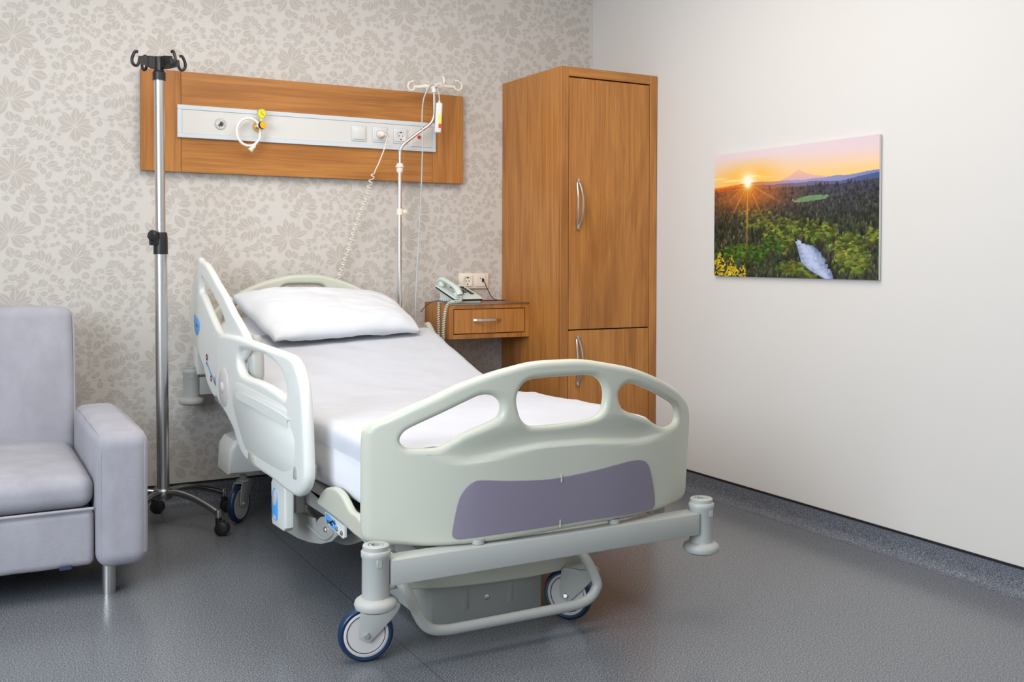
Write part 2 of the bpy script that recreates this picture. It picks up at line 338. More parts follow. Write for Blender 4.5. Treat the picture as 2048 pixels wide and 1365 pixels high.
for ix in range(-4-4, 6):
    for iz in range(-3, 5):
        ox, oz = ix*TX, -iz*TZ
        for kk, q in enumerate(tile):
            c = q[3][0]
            if not (-4.86 < c.x+ox < -.02 and .1 < c.y+oz < 2.55): continue
            idx += 1; yy = -.0002-kk*4e-6
            Ra = [bm.verts.new((min(r[0].x+ox, -.001), yy+2e-6, r[0].y+oz)) for r in rim[kk]]; Rb = [bm.verts.new((min(r[1].x+ox, -.001), yy+2e-6, r[1].y+oz)) for r in rim[kk]]
            for i in range(len(Ra)-1): bm.faces.new((Ra[i], Rb[i], Rb[i+1], Ra[i+1])).tag = True
            for s0, s1 in ((0, 1), (2, 3)):
                V0 = [bm.verts.new((min(r[s0].x+ox, -.001), yy, r[s0].y+oz)) for r in q]
                V1 = [bm.verts.new((min(r[s1].x+ox, -.001), yy, r[s1].y+oz)) for r in q[:-1]]
                for i in range(len(q)-2): bm.faces.new((V0[i], V0[i+1], V1[i+1], V1[i]))
                bm.faces.new((V0[-2], V0[-1], V1[-1]))
        for s in stems:
            if not (-4.86 < s[0].x+ox < -.05 and .12 < s[0].y+oz < 2.5 and s[-1].x+ox < -.03): continue
            for p, q in zip(s[:-1], s[1:]):
                n_ = Vector((-(q-p).y, (q-p).x)).normalized()*.0009
                bm.faces.new([bm.verts.new((r.x+ox, -.00019, r.y+oz)) for r in (p+n_, q+n_, q-n_, p-n_)])
bm.faces.ensure_lookup_table()
for f in bm.faces[NF:]: f.material_index = 0 if f.tag else 1
me = bpy.data.meshes.new('wall_back'); bm.to_mesh(me); bm.free()
mi = np.zeros(len(me.polygons), dtype=np.int32); me.polygons.foreach_get('material_index', mi)
o = obj('wall_back', me, [M['paper'], M['leaf']], smooth=False); o['kind'] = 'structure'
me.polygons.foreach_set('material_index', mi); me.update()

# coved vinyl skirting with a black cap strip
def cove(name, p0, p1, inw):
    p0 = Vector(p0); p1 = Vector(p1); inw = Vector(inw)
    prof = [(0, .084), (.004, .084), (.004, .045)]+[(.004+.030*(1-math.cos(a)), .002+.032*(1-math.sin(a))) for a in [PI/2*i/8*1.0 for i in range(9)]]
    prof = [(0, .084), (.0045, .084), (.005, .050), (.007, .032), (.011, .019), (.018, .009), (.028, .003), (.038, .001), (.038, 0), (0, 0)]
    bm = B(); A = [bm.verts.new(p0+inw*a+Vector((0,0,z))) for a, z in prof]; C = [bm.verts.new(p1+inw*a+Vector((0,0,z))) for a, z in prof]
    for i in range(len(prof)): j = (i+1) % len(prof); bm.faces.new((A[i], A[j], C[j], C[i]))
    bm.faces.new(A[::-1]); bm.faces.new(C)
    o = obj(name, bm, M['skirt']); o['kind'] = 'structure'
    d = (p1-p0); lo = p0+Vector((0,0,.084)); hi = p1+inw*.006+Vector((0,0,.0915))
    obj('cap_strip', box([min(a,b) for a,b in zip(lo,hi)], [max(a,b) for a,b in zip(lo,hi)]), M['skirt_cap'], o, smooth=False)
cove('baseboard_back', (XL, 0, 0), (-.6, 0, 0), (0, -1, 0))
cove('baseboard_right', (0, YF, 0), (0, -.565, 0), (-1, 0, 0))

# ------------------------------------------------------------------ wardrobe
Y0 = -.557; WX0, WX1 = -.537, -.004
wd_ = thing('wardrobe', ((WX0+WX1)/2, Y0/2, 0), 'tall cherry wood wardrobe with two stacked doors in the corner', 'wardrobe')
bm = B(); box((WX0, Y0+.02, .0), (WX0+.02, -.002, 1.916), bm=bm); box((WX1-.02, Y0+.02, 0), (WX1, -.002, 1.916), bm=bm)
box((WX0+.02, -.012, 0), (WX1-.02, -.002, 1.916), bm=bm); box((WX0+.02, Y0+.02, 1.896), (WX1-.02, -.002, 1.916), bm=bm)
box((WX0+.02, Y0+.02, .06), (WX1-.02, -.002, .08), bm=bm)
obj('side_panel', bm, M['wz'], wd_, smooth=False)
obj('stile', box((WX0, Y0, 0), (-.4965, Y0+.02, 1.916), .001, 1), M['wz'], wd_, smooth=False)
obj('stile', box((-.0435, Y0, 0), (WX1, Y0+.02, 1.916), .001, 1), M['wz'], wd_, smooth=False)
obj('top_rail', box((-.496, Y0, 1.874), (-.044, Y0+.02, 1.916), .001, 1), M['wx'], wd_, smooth=False)
obj('plinth', box((-.496, Y0+.004, 0), (-.044, Y0+.02, .07), .001, 1), M['wx'], wd_, smooth=False)
obj('gap_shade_board', box((-.515, Y0+.024, .08), (-.03, Y0+.028, 1.873)), M['gap'], wd_, smooth=False)  # near-black sheet behind the doors, stands in for shade in their gaps
def lens_handle(cx, z0, z1, y, parent):
    c = (z0+z1)/2; h = (z1-z0)/2; P = []; bm = B()
    for s in (-1, 1):
        pts = []
        for i in range(25):
            t = -1+2*i/24; pts.append((cx+s*.0125*math.sqrt(max(0, 1-t*t))+.001*s, y-.004-.024*(1-t*t), c+h*t*.97))
        tube(pts, .0042, 8, bm=bm)
    for s in (-1, 1): box((cx-.006, y-.012, c+s*h-.010), (cx+.006, y+.001, c+s*h+.010), .003, 2, bm=bm)
    obj('handle', bm, M['brushed'], parent, label='curved metal handle')
d1 = obj('door', box((-.4925, Y0+.001, .729), (-.0465, Y0+.021, 1.868), .0012, 1), M['wz'], wd_, smooth=False)
lens_handle(-.449, 1.192, 1.403, Y0, d1)
d2 = obj('door', box((-.4925, Y0+.001, .074), (-.0465, Y0+.021, .7235), .0012, 1), M['wz'], wd_, smooth=False)
lens_handle(-.449, .480, .692, Y0, d2)

# ------------------------------------------------------------------ wall mounted night table
ns = thing('night_table', (-.745, -.14, .681), 'small wall mounted wooden night table with one drawer beside the wardrobe', 'night table')
NX0, NX1, NY, NZ0, NZ1 = -.955, -.5385, -.277, .681, .838
bm = B(); box((NX0, NY+.001, NZ0), (NX1, -.002, NZ0+.02), bm=bm); box((NX0, NY+.001, NZ0+.02), (NX0+.02, -.002, NZ1), bm=bm)
box((NX1-.02, NY+.001, NZ0+.02), (NX1, -.002, NZ1), bm=bm); box((NX0+.02, NY+.001, NZ1-.02), (NX1-.02, -.002, NZ1), bm=bm); box((NX0+.02, -.02, NZ0+.02), (NX1-.02, -.002, NZ1-.02), bm=bm)
obj('body', bm, M['wz'], ns, smooth=False)
obj('table_top', box((NX0, NY, NZ1), (NX1, -.002, NZ1+.004)), wood('cherry_wood_top', 'x', (.75,.75,.78)), ns, smooth=False)
obj('edge_trim', box((NX0, NY-.002, NZ1-.001), (NX1, NY, NZ1+.005)), M['satin'], ns, smooth=False)
obj('gap_shade_board', box((NX0+.021, NY+.02, NZ0+.021), (NX1-.021, NY+.022, NZ1-.021)), M['gap'], ns, smooth=False)  # near-black sheet, paints the shade round the drawer front
dr = obj('drawer', box((NX0+.0245, NY+.002, NZ0+.0235), (NX1-.0235, NY+.018, NZ1-.0235), .001, 1), M['wz'], ns, smooth=False)
hx, hz = -.762, .766; bm = B()
P = [(-.072, -.001), (-.060, -.010), (-.035, -.021), (0, -.024), (.035, -.021), (.060, -.010), (.072, -.001)]
for (a, b), (c, d) in zip(P[:-1], P[1:]):
    vs = []
    for (x, y) in ((a, b), (c, d)):
        for dz in (-.005, .005):
            for dy in (0, .004): vs.append(bm.verts.new((hx+x, NY+y-dy+.004, hz+dz)))
    for f in ((0,1,3,2), (4,6,7,5), (0,2,6,4), (1,5,7,3), (0,4,5,1), (2,3,7,6)): bm.faces.new([vs[i] for i in f])
obj('handle', bm, M['brushed'], dr, label='bowed metal drawer handle', smooth=False)

# ------------------------------------------------------------------ head wall panel
hb = thing('bed_head_panel', (-1.508, -.018, 1.41), 'long horizontal cherry wood panel with a white service strip on the wallpapered wall', 'wall panel')
HX0, HX1, HZ0, HZ1, HY = -2.246, -.770, 1.410, 1.8312, -.036
obj('end_board', box((HX0, HY, HZ0), (-2.087, -.008, HZ1), .0008, 1), M['wz'], hb, smooth=False)
obj('end_board', box((-.9315, HY, HZ0), (HX1, -.008, HZ1), .0008, 1), M['wz'], hb, smooth=False)
obj('board', box((-2.0855, HY, 1.62), (-.933, -.008, HZ1), .0008, 1), M['wx'], hb, smooth=False)
obj('board', box((-2.0855, HY, HZ0), (-.933, -.008, 1.62), .0008, 1), M['wx'], hb, smooth=False)
obj('spacer', box((-2.2, -.0085, HZ0+.03), (-.81, 0, HZ1-.03)), M['black'], hb, smooth=False)
bm = B(); RX0, RX1, RZ0, RZ1 = -2.103, -.9193, 1.5535, 1.6905; RY = HY-.012; e = .019
box((RX0, RY, RZ0), (RX1, HY, RZ0+e), .0015, 1, bm=bm); box((RX0, RY, RZ1-e), (RX1, HY, RZ1), .0015, 1, bm=bm)
box((RX0, RY, RZ0+e), (RX0+e, HY, RZ1-e), .0015, 1, bm=bm); box((RX1-e, RY, RZ0+e), (RX1, HY, RZ1-e), .0015, 1, bm=bm)
sr = obj('service_strip', bm, M['alu'], hb, smooth=False, label='grey metal frame of the service strip')
obj('cover_plate', box((RX0+e+.0005, RY+.003, RZ0+e+.0005), (RX1-e-.0005, HY, RZ1-e-.0005)), M['white'], sr, smooth=False, label='white cover plate')
PY = RY+.003
def gas_outlet(x, z, ring, nm):
    bm = lathe([(.024, 0), (.024, .004), (.0225, .006), (.0215, .006)], (x, PY, z), (0, -1, 0)); o = obj(nm, bm, M['brushed'], hb)
    obj('label_ring', lathe([(.0215, .004), (.0215, .0066), (.0125, .0066), (.0125, .004)], (x, PY, z), (0, -1, 0)), ring, o)
    obj('coupling', lathe([(.0125, .004), (.0125, .009), (.010, .010), (.0085, .006), (.0085, .011), (.006, .012), (.005, .007), (0, .007)], (x, PY, z), (0, -1, 0)), M['satin'], o)
    obj('bore', lathe([(.0045, .0072), (.0045, .0078), (0, .0078)], (x, PY, z), (0, -1, 0)), M['black'], o)
    bm = B()
    for k in range(14):
        if k in (3, 7, 11): continue
        a = k/14*2*PI; c = Vector((x+.0172*math.cos(a), PY-.0068, z+.0172*math.sin(a)))
        box((c.x-.0011, PY-.0071, c.z-.0016), (c.x+.0011, PY-.0066, c.z+.0016), bm=bm)
    obj('ring_print', bm, M['gap'], o, smooth=False)
gas_outlet(-1.9265, 1.6206, M['white'], 'gas_outlet')
gas_outlet(-1.7660, 1.6185, M['orange'], 'gas_outlet')
def switch_frame(cx, cz, nm):
    o = obj(nm, box((cx-.0365, PY-.004, cz-.0365), (cx+.0365, PY, cz+.0345), .003, 2), M['alu'], hb, label='grey square switch frame')
    return o
for cx, nm in ((-1.3045, 'light_switch'), (-1.2025, 'power_socket'), (-1.1, 'power_socket')):
    o = switch_frame(cx, 1.6195, nm)
    if nm == 'light_switch': obj('rocker', box((cx-.0295, PY-.009, 1.591), (cx+.0295, PY-.003, 1.6445), .003, 2), M['white'], o)
    else:
        bm = plate([(cx-.027, 1.594), (cx+.027, 1.594), (cx+.027, 1.644), (cx-.027, 1.644)], [[(cx+.0195*math.cos(k/24*2*PI), 1.619+.0195*math.sin(k/24*2*PI)) for k in range(24)]], .005, .001, lambda a, b, c: (a, PY-.0055-c, b), n=0, res=1)
        obj('socket_insert', bm, M['white'], o)
        obj('socket_well', lathe([(.0195, .001), (.0195, .0008), (0, .0008)], (cx, PY-.0035, 1.619), (0, -1, 0)), M['white'], o)
        bm = B()
        for sx in (-1, 1): lathe([(.0026, 0), (.0026, .0012), (0, .0012)], (cx+sx*.0085, PY-.004, 1.619), (0, -1, 0), 12, bm)
        for sz in (-1, 1): box((cx-.003, PY-.0075, 1.619+sz*.0165-.0025), (cx+.003, PY-.004, 1.619+sz*.0165+.0025), bm=bm)
        obj('contact', bm, M['black'], o, smooth=False)
obj('call_module', box((-1.045, PY-.0035, 1.5735), (-.9395, PY, 1.6695), .0015, 1), M['white'], hb, smooth=False, label='square white cover plate of the call button')
obj('call_button', lathe([(.0085, 0), (.0085, .003), (.0075, .0055), (0, .0065)], (-1.0075, PY-.0035, 1.6195), (0, -1, 0), 20), M['red'], hb, label='round red call button')

# suction regulator plugged in the yellow outlet
rg = thing('suction_regulator', (-1.766, PY-.03, 1.60), 'suction regulator with round yellow pressure gauge plugged into the wall panel', 'regulator')
R0 = Vector((-1.766, PY-.009, 1.6185))
bm = lathe([(.0095, 0), (.0095, .01), (.012, .011), (.012, .024), (.010, .025), (.010, .036), (.0135, .037), (.0135, .050), (.010, .052)], R0, (0, -1, 0), 24)
obj('body', bm, M['chrome'], rg)
kc = R0+Vector((0, -.05, 0))
obj('control_knob', lathe([(.0155, 0), (.0165, .002), (.0165, .012), (.015, .014)], kc, (.25, -1, .02), 28), M['black'], rg)
obj('knob_cap', lathe([(.0150, .0142), (.0150, .0155), (0, .0160)], kc, (.25, -1, .02), 28), M['orange'], rg)
gc = Vector((-1.7615, PY-.044, 1.6715))
obj('gauge_neck', tube([R0+Vector((.0, -.042, .008)), gc+Vector((0, .004, -.016))], .005, 12), M['yellow'], rg)
gg = obj('gauge', lathe([(.017, -.010), (.0205, -.008), (.0205, .006), (.0185, .0075), (.0185, .006)], gc, (-.1, -1, -.1), 32), M['chrome'], rg)
obj('dial', lathe([(.0185, .0062), (.0185, .0066), (0, .0066)], gc, (-.1, -1, -.1), 32), M['yellow'], gg, label='yellow gauge face')
ax = Vector((-.1, -1, -.1)).normalized(); gu = Vector((1, -.1, 0)).normalized(); gv = ax.cross(gu).normalized(); gv = gv if gv.z > 0 else -gv
def flat_on(c, u, v, nrm, h, quads):
    bm = B()
    for (a, b), (cc, d), wdt in quads:
        p = c+u*a+v*b+nrm*h; q = c+u*cc+v*d+nrm*h; t = (q-p).normalized(); s = t.cross(nrm)*wdt/2
        bm.faces.new([bm.verts.new(x) for x in (p+s, q+s, q-s, p-s)]); bm.faces.new([bm.verts.new(x-nrm*.0003) for x in (p+s, p-s, q-s, q+s)])
    return bm
obj('needle', flat_on(gc, gu, gv, ax, .0072, [((-.004, .004), (.010, -.009), .0016)]), M['black'], gg, smooth=False)
tk = []
for k in range(13):
    a = math.radians(-40+k*260/12); tk.append(((.0125*math.cos(a), .0125*math.sin(a)), (.0155*math.cos(a), .0155*math.sin(a)), .0007))
tk += [((-.004, .0075), (.004, .0075), .001), ((-.006, -.010), (-.001, -.010), .001)]
obj('dial_marks', flat_on(gc, gu, gv, ax, .0069, tk), M['black'], gg, smooth=False)
# hose loop
hy = PY-.045
pts = [(-1.7665, hy, 1.603), (-1.765, hy, 1.583)]
cxh, czh, rh = -1.815, 1.5885, .0525
pts = [(-1.7665, hy+.002, 1.606), (-1.7645, hy+.004, 1.588)]
for k in range(0, 21):
    a = math.radians(-8-k*16.6); pts.append((cxh+rh*math.cos(a)*.98, hy+.010-.010*k/20, czh+rh*math.sin(a)*1.12))
pts += [(-1.7685, hy+.006, 1.566), (-1.784, hy-.004, 1.545), (-1.797, hy-.008, 1.529)]
obj('nipple', tube([R0+Vector((0, -.044, -.008)), (-1.7665, hy+.002, 1.600)], .0042, 12), M['chrome'], rg)
obj('hose', tube(smooth_pts(pts, 4), .0056, 12), M['hose'], rg, label='looped cream suction hose')
cp = Vector((-1.8005, hy-.008, 1.5235)); cdn = Vector((-.62, 0, -.78)).normalized()
obj('connector', lathe([(.0088, -.006), (.0105, .0), (.0090, .008), (.0090, .014), (.0118, .024), (.0095, .024)], cp-cdn*.004, cdn, 20), M['ivory'], rg)

# bed power plug and coiled cord
pc = thing('power_cord', (-1.2025, PY-.02, 1.615), 'ivory mains plug with coiled cord hanging from the wall panel to the bed', 'cord')
obj('plug', lathe([(.0185, 0), (.0185, .008), (.0175, .016), (.0125, .022), (.011, .030), (.0075, .032)], (-1.2025, PY-.0045, 1.619), (0, -1, 0), 28), M['ivory'], pc)
q0 = Vector((-1.2025, PY-.034, 1.618)); pts = [q0, q0+Vector((.014, -.010, -.004)), at(775, 275, y=-.085)]
pts += [at(768, 300, y=-.082), at(757, 328, y=-.078), at(751, 340, y=-.075)]
cen = [at(749, 345, y=-.072), at(742, 362, y=-.07), at(731, 400, y=-.068), at(712, 450, y=-.066), at(697, 500, y=-.064), at(683, 540, y=-.062), at(679, 556, y=-.062), at(670, 600, y=-.062)]
CC = smooth_pts(cen, 60); tot = [0]
for a, b in zip(CC[:-1], CC[1:]): tot.append(tot[-1]+(b-a).length)
for i, (c, s) in enumerate(zip(CC, tot)):
    f = i/len(CC); pitch = .030-.006*min(1, f*2.2); ph = 0 if i == 0 else ph+ (tot[i]-tot[i-1])/pitch*2*PI
    r = .0095*min(1, i/20); pts.append(c+Vector((math.cos(ph)*r, math.sin(ph)*r*.9, 0)))
obj('cord', tube(pts, .0027, 8), M['ivory'], pc, label='coiled ivory cord')
# ------------------------------------------------------------------ hospital bed
bed = thing('hospital_bed', (-1.51, -1.13, 0), 'adjustable hospital bed with cream plastic footboard, side rails and navy rimmed casters', 'hospital bed')
UC = -1.508
def foot_y(x, z): return -2.146+.13*min(1.1, abs(x-UC)/.515)**2.8-.06*(z-.33)
def on_foot(px, py):
    y = -2.1
    for _ in range(40): P = at(px, py, y=y); y = .5*y+.5*foot_y(P.x, P.z)
    return (P.x, P.z)
FO = [(727,1060),(733,1082),(750,1089),(786,1093),(853,1096),(919,1093),(986,1086),(1118,1063),(1251,1038),(1318,1022),(1350,1011),(1366,999),(1373,982),(1375,949),(1378,899),(1381,850),(1380,815),(1367,790),(1344,771),(1311,753),(1268,737),(1218,727),(1168,720),(1118,721),(1069,725),(1019,737),(976,750),(919,771),(869,795),(820,816),(770,838),(750,846),(735,859),(728,878),(727,960)]
H1 = [(803,882),(811,867),(830,855),(886,829),(936,805),(963,793),(985,792),(1000,800),(1007,813),(1004,830),(990,843),(936,867),(906,885),(885,896),(865,899),(823,899),(809,893)]
H2 = [(1037,800),(1042,782),(1052,768),(1069,760),(1118,755),(1180,752),(1200,758),(1212,775),(1214,800),(1205,828),(1180,841),(1135,849),(1085,854),(1062,853),(1047,841),(1040,822)]
H3 = [(1240,790),(1245,778),(1255,770),(1270,769),(1301,781),(1334,799),(1352,812),(1358,828),(1355,846),(1340,856),(1324,854),(1298,839),(1255,823),(1243,808)]
TH = .036
CRX = [on_foot(*p) for p in ((840,905),(879,909),(926,923),(952,921),(1019,902),(1085,889),(1185,881),(1284,880),(1331,866),(1350,862))]
def sst(e0, e1, x): t = max(0, min(1, (x-e0)/(e1-e0))); return t*t*(3-2*t)
def relief(a, b):
    zc = float(np.interp(a, [p[0] for p in CRX], [p[1] for p in CRX])); fx = sst(CRX[0][0], CRX[3][0], a)*(1-sst(CRX[7][0], CRX[9][0], a))
    h = b-zc; return -.0125*fx*(sst(-.012, .006, h)*(1-sst(.012, .075, h)))
def foot_fn(a, b, c): return (a, foot_y(a, b)+.018-c-(relief(a, b) if c > .001 else 0), b)
pl = lambda L: [on_foot(*p) for p in L]
fout, fh = pl(FO), [pl(h) for h in (H1, H2, H3)]
bm = plate(fout, fh, TH, .0165, foot_fn, cuts=arange(-2.02, -.99, .022), n=4, res=5, hcuts=arange(.46, .64, .009))
fb = obj('footboard', bm, M['bed'], bed, angle=60)
# the thicker lower half of the moulding, with its arched upper edge
low = [(728,950),(735,915),(775,907),(830,917),(880,923),(940,917),(1010,903),(1090,890),(1180,882),(1260,877),(1330,868),(1372,850),(1372,960),(1368,990),(1345,1008),(1310,1020),(1251,1033),(1118,1058),(986,1081),(919,1088),(853,1091),(786,1088),(748,1083),(732,1070)]
PI_ = [(904,1070),(905,1058),(911,1026),(919,996),(932,976),(946,965),(962,961),(1019,962),(1085,960),(1122,955),(1185,942),(1235,929),(1262,922),(1284,921),(1295,929),(1301,946),(1307,979),(1309,1005),(1305,1017),(1284,1024),(1185,1039),(1118,1050),(1019,1065),(952,1075),(919,1079),(908,1077)]
def in_fn(a, b, c): return (a, foot_y(a, b)-.0005-c, b)
bm = plate(pl(PI_), [], .004, .0008, in_fn, cuts=arange(-1.76, -1.04, .022), n=3, res=2)
inl = obj('inlay_panel', bm, M['purple'], fb, label='purple grey inlay panel')
for q in ((1122, 957), (1119, 1047)):
    x, z = on_foot(*q); y = foot_y(x, z)-.0032
    obj('alignment_mark', box((x-.0016, y-.001, z-.010), (x+.0016, y+.002, z+.010)), M['bed'], fb, smooth=False)

# headboard: the same moulding turned round at the wall end
hbd = plate(fout, fh, TH, .0165, lambda a, b, c: (-1.592-(a-UC)*.82, -.135-(foot_y(a, b)+2.146)*.9+c-.0+.02, b+.192), cuts=arange(-2.02, -.99, .022), n=4, res=5)
obj('headboard', hbd, M['bed'], bed, angle=60)
# bumper posts and cross rails
def bumper(x, y, z0, par):
    s = lathe([(.030, .0), (.034, .003), (.034, .098), (.0365, .103), (.0365, .114), (.034, .117), (.0325, .118), (.0325, .128), (.030, .130), (.020, .130), (.019, .126), (.019, .10), (0, .10)], (x, y, z0), seg=40)
    o = obj('bumper_post', s, M['steel'], par)
    obj('bumper_disc', lathe([(.030, .004), (.042, .001), (.050, -.005), (.053, -.014), (.050, -.023), (.040, -.029), (.024, -.030), (0, -.030)], (x, y, z0), seg=40), M['bumper'], o)
    obj('socket_hole', lathe([(.0185, .1005), (.0185, .129), (.0135, .1295), (.0135, .1005)], (x, y, z0), seg=6), M['bumper'], o, smooth=False)
    obj('clip', box((x+.008-.007-.012*(x<UC), y-.0352, z0+.080), (x+.008+.007-.012*(x<UC), y-.031, z0+.102), .0015, 1), M['steel'], o)
for x in (-2.024, -1.0165): bumper(x, -2.12, .226, bed)
obj('cross_rail', box((-1.995, -2.15, .257), (-1.045, -2.09, .320), .004, 2), M['steel'], bed)
for x in (-1.747, -1.327):
    bm = lathe([(.0135, 0), (.0165, .003), (.0165, .015), (0, .015)], (x, -2.122, .319), seg=20); obj('mounting_pin', bm, M['steel'], bed)
    obj('pin_end_cap', lathe([(.012, .002), (.012, -.006), (.009, -.009), (0, -.009)], (x, -2.122, .257), seg=20), M['steel'], bed)
for x in (-2.058, -.962): bumper(x, -.10, .467, bed)
obj('cross_rail', box((-2.03, -.125, .478), (-.99, -.075, .552), .004, 2), M['steel'], bed)
obj('head_end_cover', box((-2.047, -.135, .562), (-1.99, -.07, .70), .008, 3), M['rail'], bed)
# side frame following the tilt of the bed
def beam(p, q, wx, wz, b=.003):
    p = Vector(p); q = Vector(q); d = q-p; Lh = d.length
    bm = box((-wx/2, 0, -wz/2), (wx/2, Lh, wz/2), b, 1)
    y = d.normalized(); x = Vector((1,0,0)); x = (x-y*x.dot(y)).normalized(); z = x.cross(y)
    bm.transform(Matrix.Translation(p) @ Matrix((x, y, z)).transposed().to_4x4()); return bm
for x in (-1.945, -1.075): obj('side_beam', beam((x, -2.0, .30), (x, -.10, .47), .04, .04), M['steel'], bed)
bm = beam((-1.53, -1.98, .330), (-1.53, -1.1, .312), .86, .016); merge(bm, beam((-1.53, -1.1, .312), (-1.53, -.16, .575), .86, .016))
obj('mattress_deck', bm, M['steel2'], bed)
for x in (-1.95,): obj('deck_bracket', beam((x, -1.66, .318), (x, -1.36, .312), .03, .055), M['steel2'], bed)
obj('underframe', box((-1.85, -1.75, .26), (-1.2, -1.3, .33), .006, 2), M['steel'], bed)
obj('underframe', box((-1.80, -.95, .24), (-1.25, -.55, .46), .006, 2), M['steel'], bed)
obj('frame_bracket', box((-1.975, -2.045, .265), (-1.94, -1.9, .30), .003, 1), M['rail'], bed)
# --- side rails
SX = -2.055
def sp(L, x=SX): return [(lambda P: (P.y, P.z))(at(px, py, x=x)) for px, py in L]
def side_fn(x, th): return lambda a, b, c: (x+th/2-c, a, b)
SR1 = [(395.7,515),(400.5,521),(408,526),(415.7,537),(431,565),(446,590),(461.5,622),(476.7,648.6),(491,678),(490,700),(475,740),(460,775),(447,792),(431,796),(425,793),(417.6,778),(411,759),(408,742),(402,725),(393,700),(386,683),(381.4,662),(380,633),(380.5,605),(383,576),(388,547.6),(392,528.6)]
SH1 = [(401.4,556),(404,556),(414.5,572),(427,595),(440,620),(447,638),(450,655),(449,666),(442,667),(433,658),(423,637),(413,613),(403.5,590),(398.8,583),(399.5,568)]
SR2 = [(436.7,668.6),(452,669.6),(465,672),(488,678.5),(515,688.6),(545,699),(565,706),(579.6,714),(589,729),(596,750),(601.5,778),(605,816),(607,854),(609,911.5),(609.7,950),(608,970),(603.4,984),(596,993),(587,994),(568,982),(541.5,960),(514.8,942),(495.8,927.7),(484.3,913.4),(477.7,900),(471,881),(467,865.8),(459.6,848.6),(450,829.6),(438.6,810.5),(432.9,795),(430,760),(431,715),(433,685)]
SH2 = [(478,700),(488,700),(507,704),(528,712),(547,726),(560,742),(567,758),(571,776),(572,792),(568,796),(551,783),(526,768),(507,760),(492,755),(480,746),(474.5,730),(474,712)]
sr1 = obj('side_rail', plate(sp(SR1), [sp(SH1)], .028, .0125, side_fn(SX, .028), n=3, res=4, cuts=arange(-1.2, -.1, .05)), M['rail'], bed, label='raised head end side rail', angle=60)
sr2 = obj('side_rail', plate(sp(SR2, SX-.016), [sp(SH2, SX-.016)], .034, .0155, side_fn(SX-.016, .034), n=3, res=4, cuts=arange(-1.7, -.6, .05)), M['rail'], bed, label='raised foot end side rail', angle=60)
# far side rails, lowered beside the mattress
for L_ in ([(-.85,.34),(-.50,.32),(-.26,.36),(-.15,.5),(-.14,.70),(-.150,.742),(-.178,.757),(-.205,.748),(-.30,.68),(-.5,.58),(-.72,.52),(-.85,.44)], [(-1.75,.24),(-1.4,.22),(-1.08,.25),(-1.02,.33),(-1.02,.46),(-1.10,.50),(-1.6,.50),(-1.74,.44)]):
    bm = plate(L_, [], .028, .0125, lambda a, b, c: (-1.02+c, a, b), n=3)
    obj('side_rail', bm, M['bed'], bed, label='lowered side rail on the far side')
obj('pivot_cover', lathe([(.071, 0), (.071, .003), (.066, .006), (.020, .008), (.017, .012), (.012, .014), (0, .014)], (SX-.014, -.735, .583), (-1, 0, 0), 48), M['disc'], sr2, label='round grey pivot cover')
def side_sign(name, L, x, th, m_, par, n=3, b=None): return obj(name, plate(sp(L, x), [], th, b or th*.3, side_fn(x, th), n=n, res=1), m_, par, angle=60)
xs = SX-.0012
side_sign('blue_label', [(388.7,628.6),(392,633),(395.5,638),(398.6,645),(399.3,656),(395.7,669.6),(392.5,670.5),(389.3,660),(387.7,643)], xs, .002, M['blue'], sr1)
def quads(L, x, m_, par, name, wdt=.004):
    bm = B()
    for (a, b) in L:
        p = Vector(at(*a, x=x)); q = Vector(at(*b, x=x)); t = (q-p).normalized(); s = t.cross(Vector((1,0,0)))*wdt/2
        vs = [bm.verts.new(v) for v in (p+s, q+s, q-s, p-s)]; bm.faces.new(vs)
        vs2 = [bm.verts.new(v.co+Vector((.001,0,0))) for v in vs]; bm.faces.new(vs2[::-1])
    return obj(name, bm, m_, par, smooth=False)
quads([((391.5,649), (395,654))], xs-.0008, M['black'], sr1, 'label_arrow', .007)
quads([((412.3,725), (430.5,770)), ((412,724), (414,731)), ((429,764), (431,771))], xs-.0006, M['blue'], sr1, 'angle_scale', .006)
for q in ((413.3, 715), (431, 757)):
    P = at(*q, x=xs-.0006)
    if q[0] > 420: P.x -= .016
    o_ = lathe([(.0135, 0), (.0135, .0006), (.0115, .0006), (.0115, 0)], P, (-1, 0, 0), 28)
    obj('angle_dial', o_, M['red'], sr1)
    obj('dial_pointer', lathe([(.006, 0), (.006, .0006), (0, .0006)], P, (-1, 0, 0), 12), M['blue'], sr1)
# raised panel and details of the foot end rail
x2 = SX-.0165
rp = [(474,765),(500,776),(540,797),(571,816),(574,840),(588,880),(587,920),(580,940),(566,944),(548,936),(525,922),(503,908),(492,900),(484,880),(474,845),(466,810),(466,780)]
side_sign('raised_panel', rp, x2, .005, M['rail'], sr2, n=4, b=.0022)
side_sign('rail_lip', [(474,797),(500,811),(540,834),(571,850),(574,852),(573,841),(571,838),(540,818),(500,797),(474,786)], x2-.0035, .006, M['rail'], sr2, n=3, b=.0026)
side_sign('recess', [(587,935),(590,933),(592.5,938),(593.5,950),(593.5,958),(590,960),(586,957),(586,945)], x2, .0016, M['steel'], sr2)
side_sign('rail_latch', [(496,903.5),(507,911),(512,915),(512,931),(500,925),(495,921)], x2-.0005, .0018, M['steel'], sr2, n=0)
side_sign('latch_plate', [(501,909),(511,916),(511,930),(503,925)], x2-.0017, .0016, M['white'], sr2, n=0)
obj('latch_dot', lathe([(.003, 0), (.003, .001), (0, .001)], Vector(at(506.5, 916.5, x=x2-.003)), (-1,0,0), 12), M['yellow'], sr2)
P = at(612, 945, x=-2.015); obj('rail_stop', box((P.x-.015, P.y-.02, P.z-.024), (P.x+.030, P.y+.02, P.z+.024), .009, 3), M['rail'], bed)
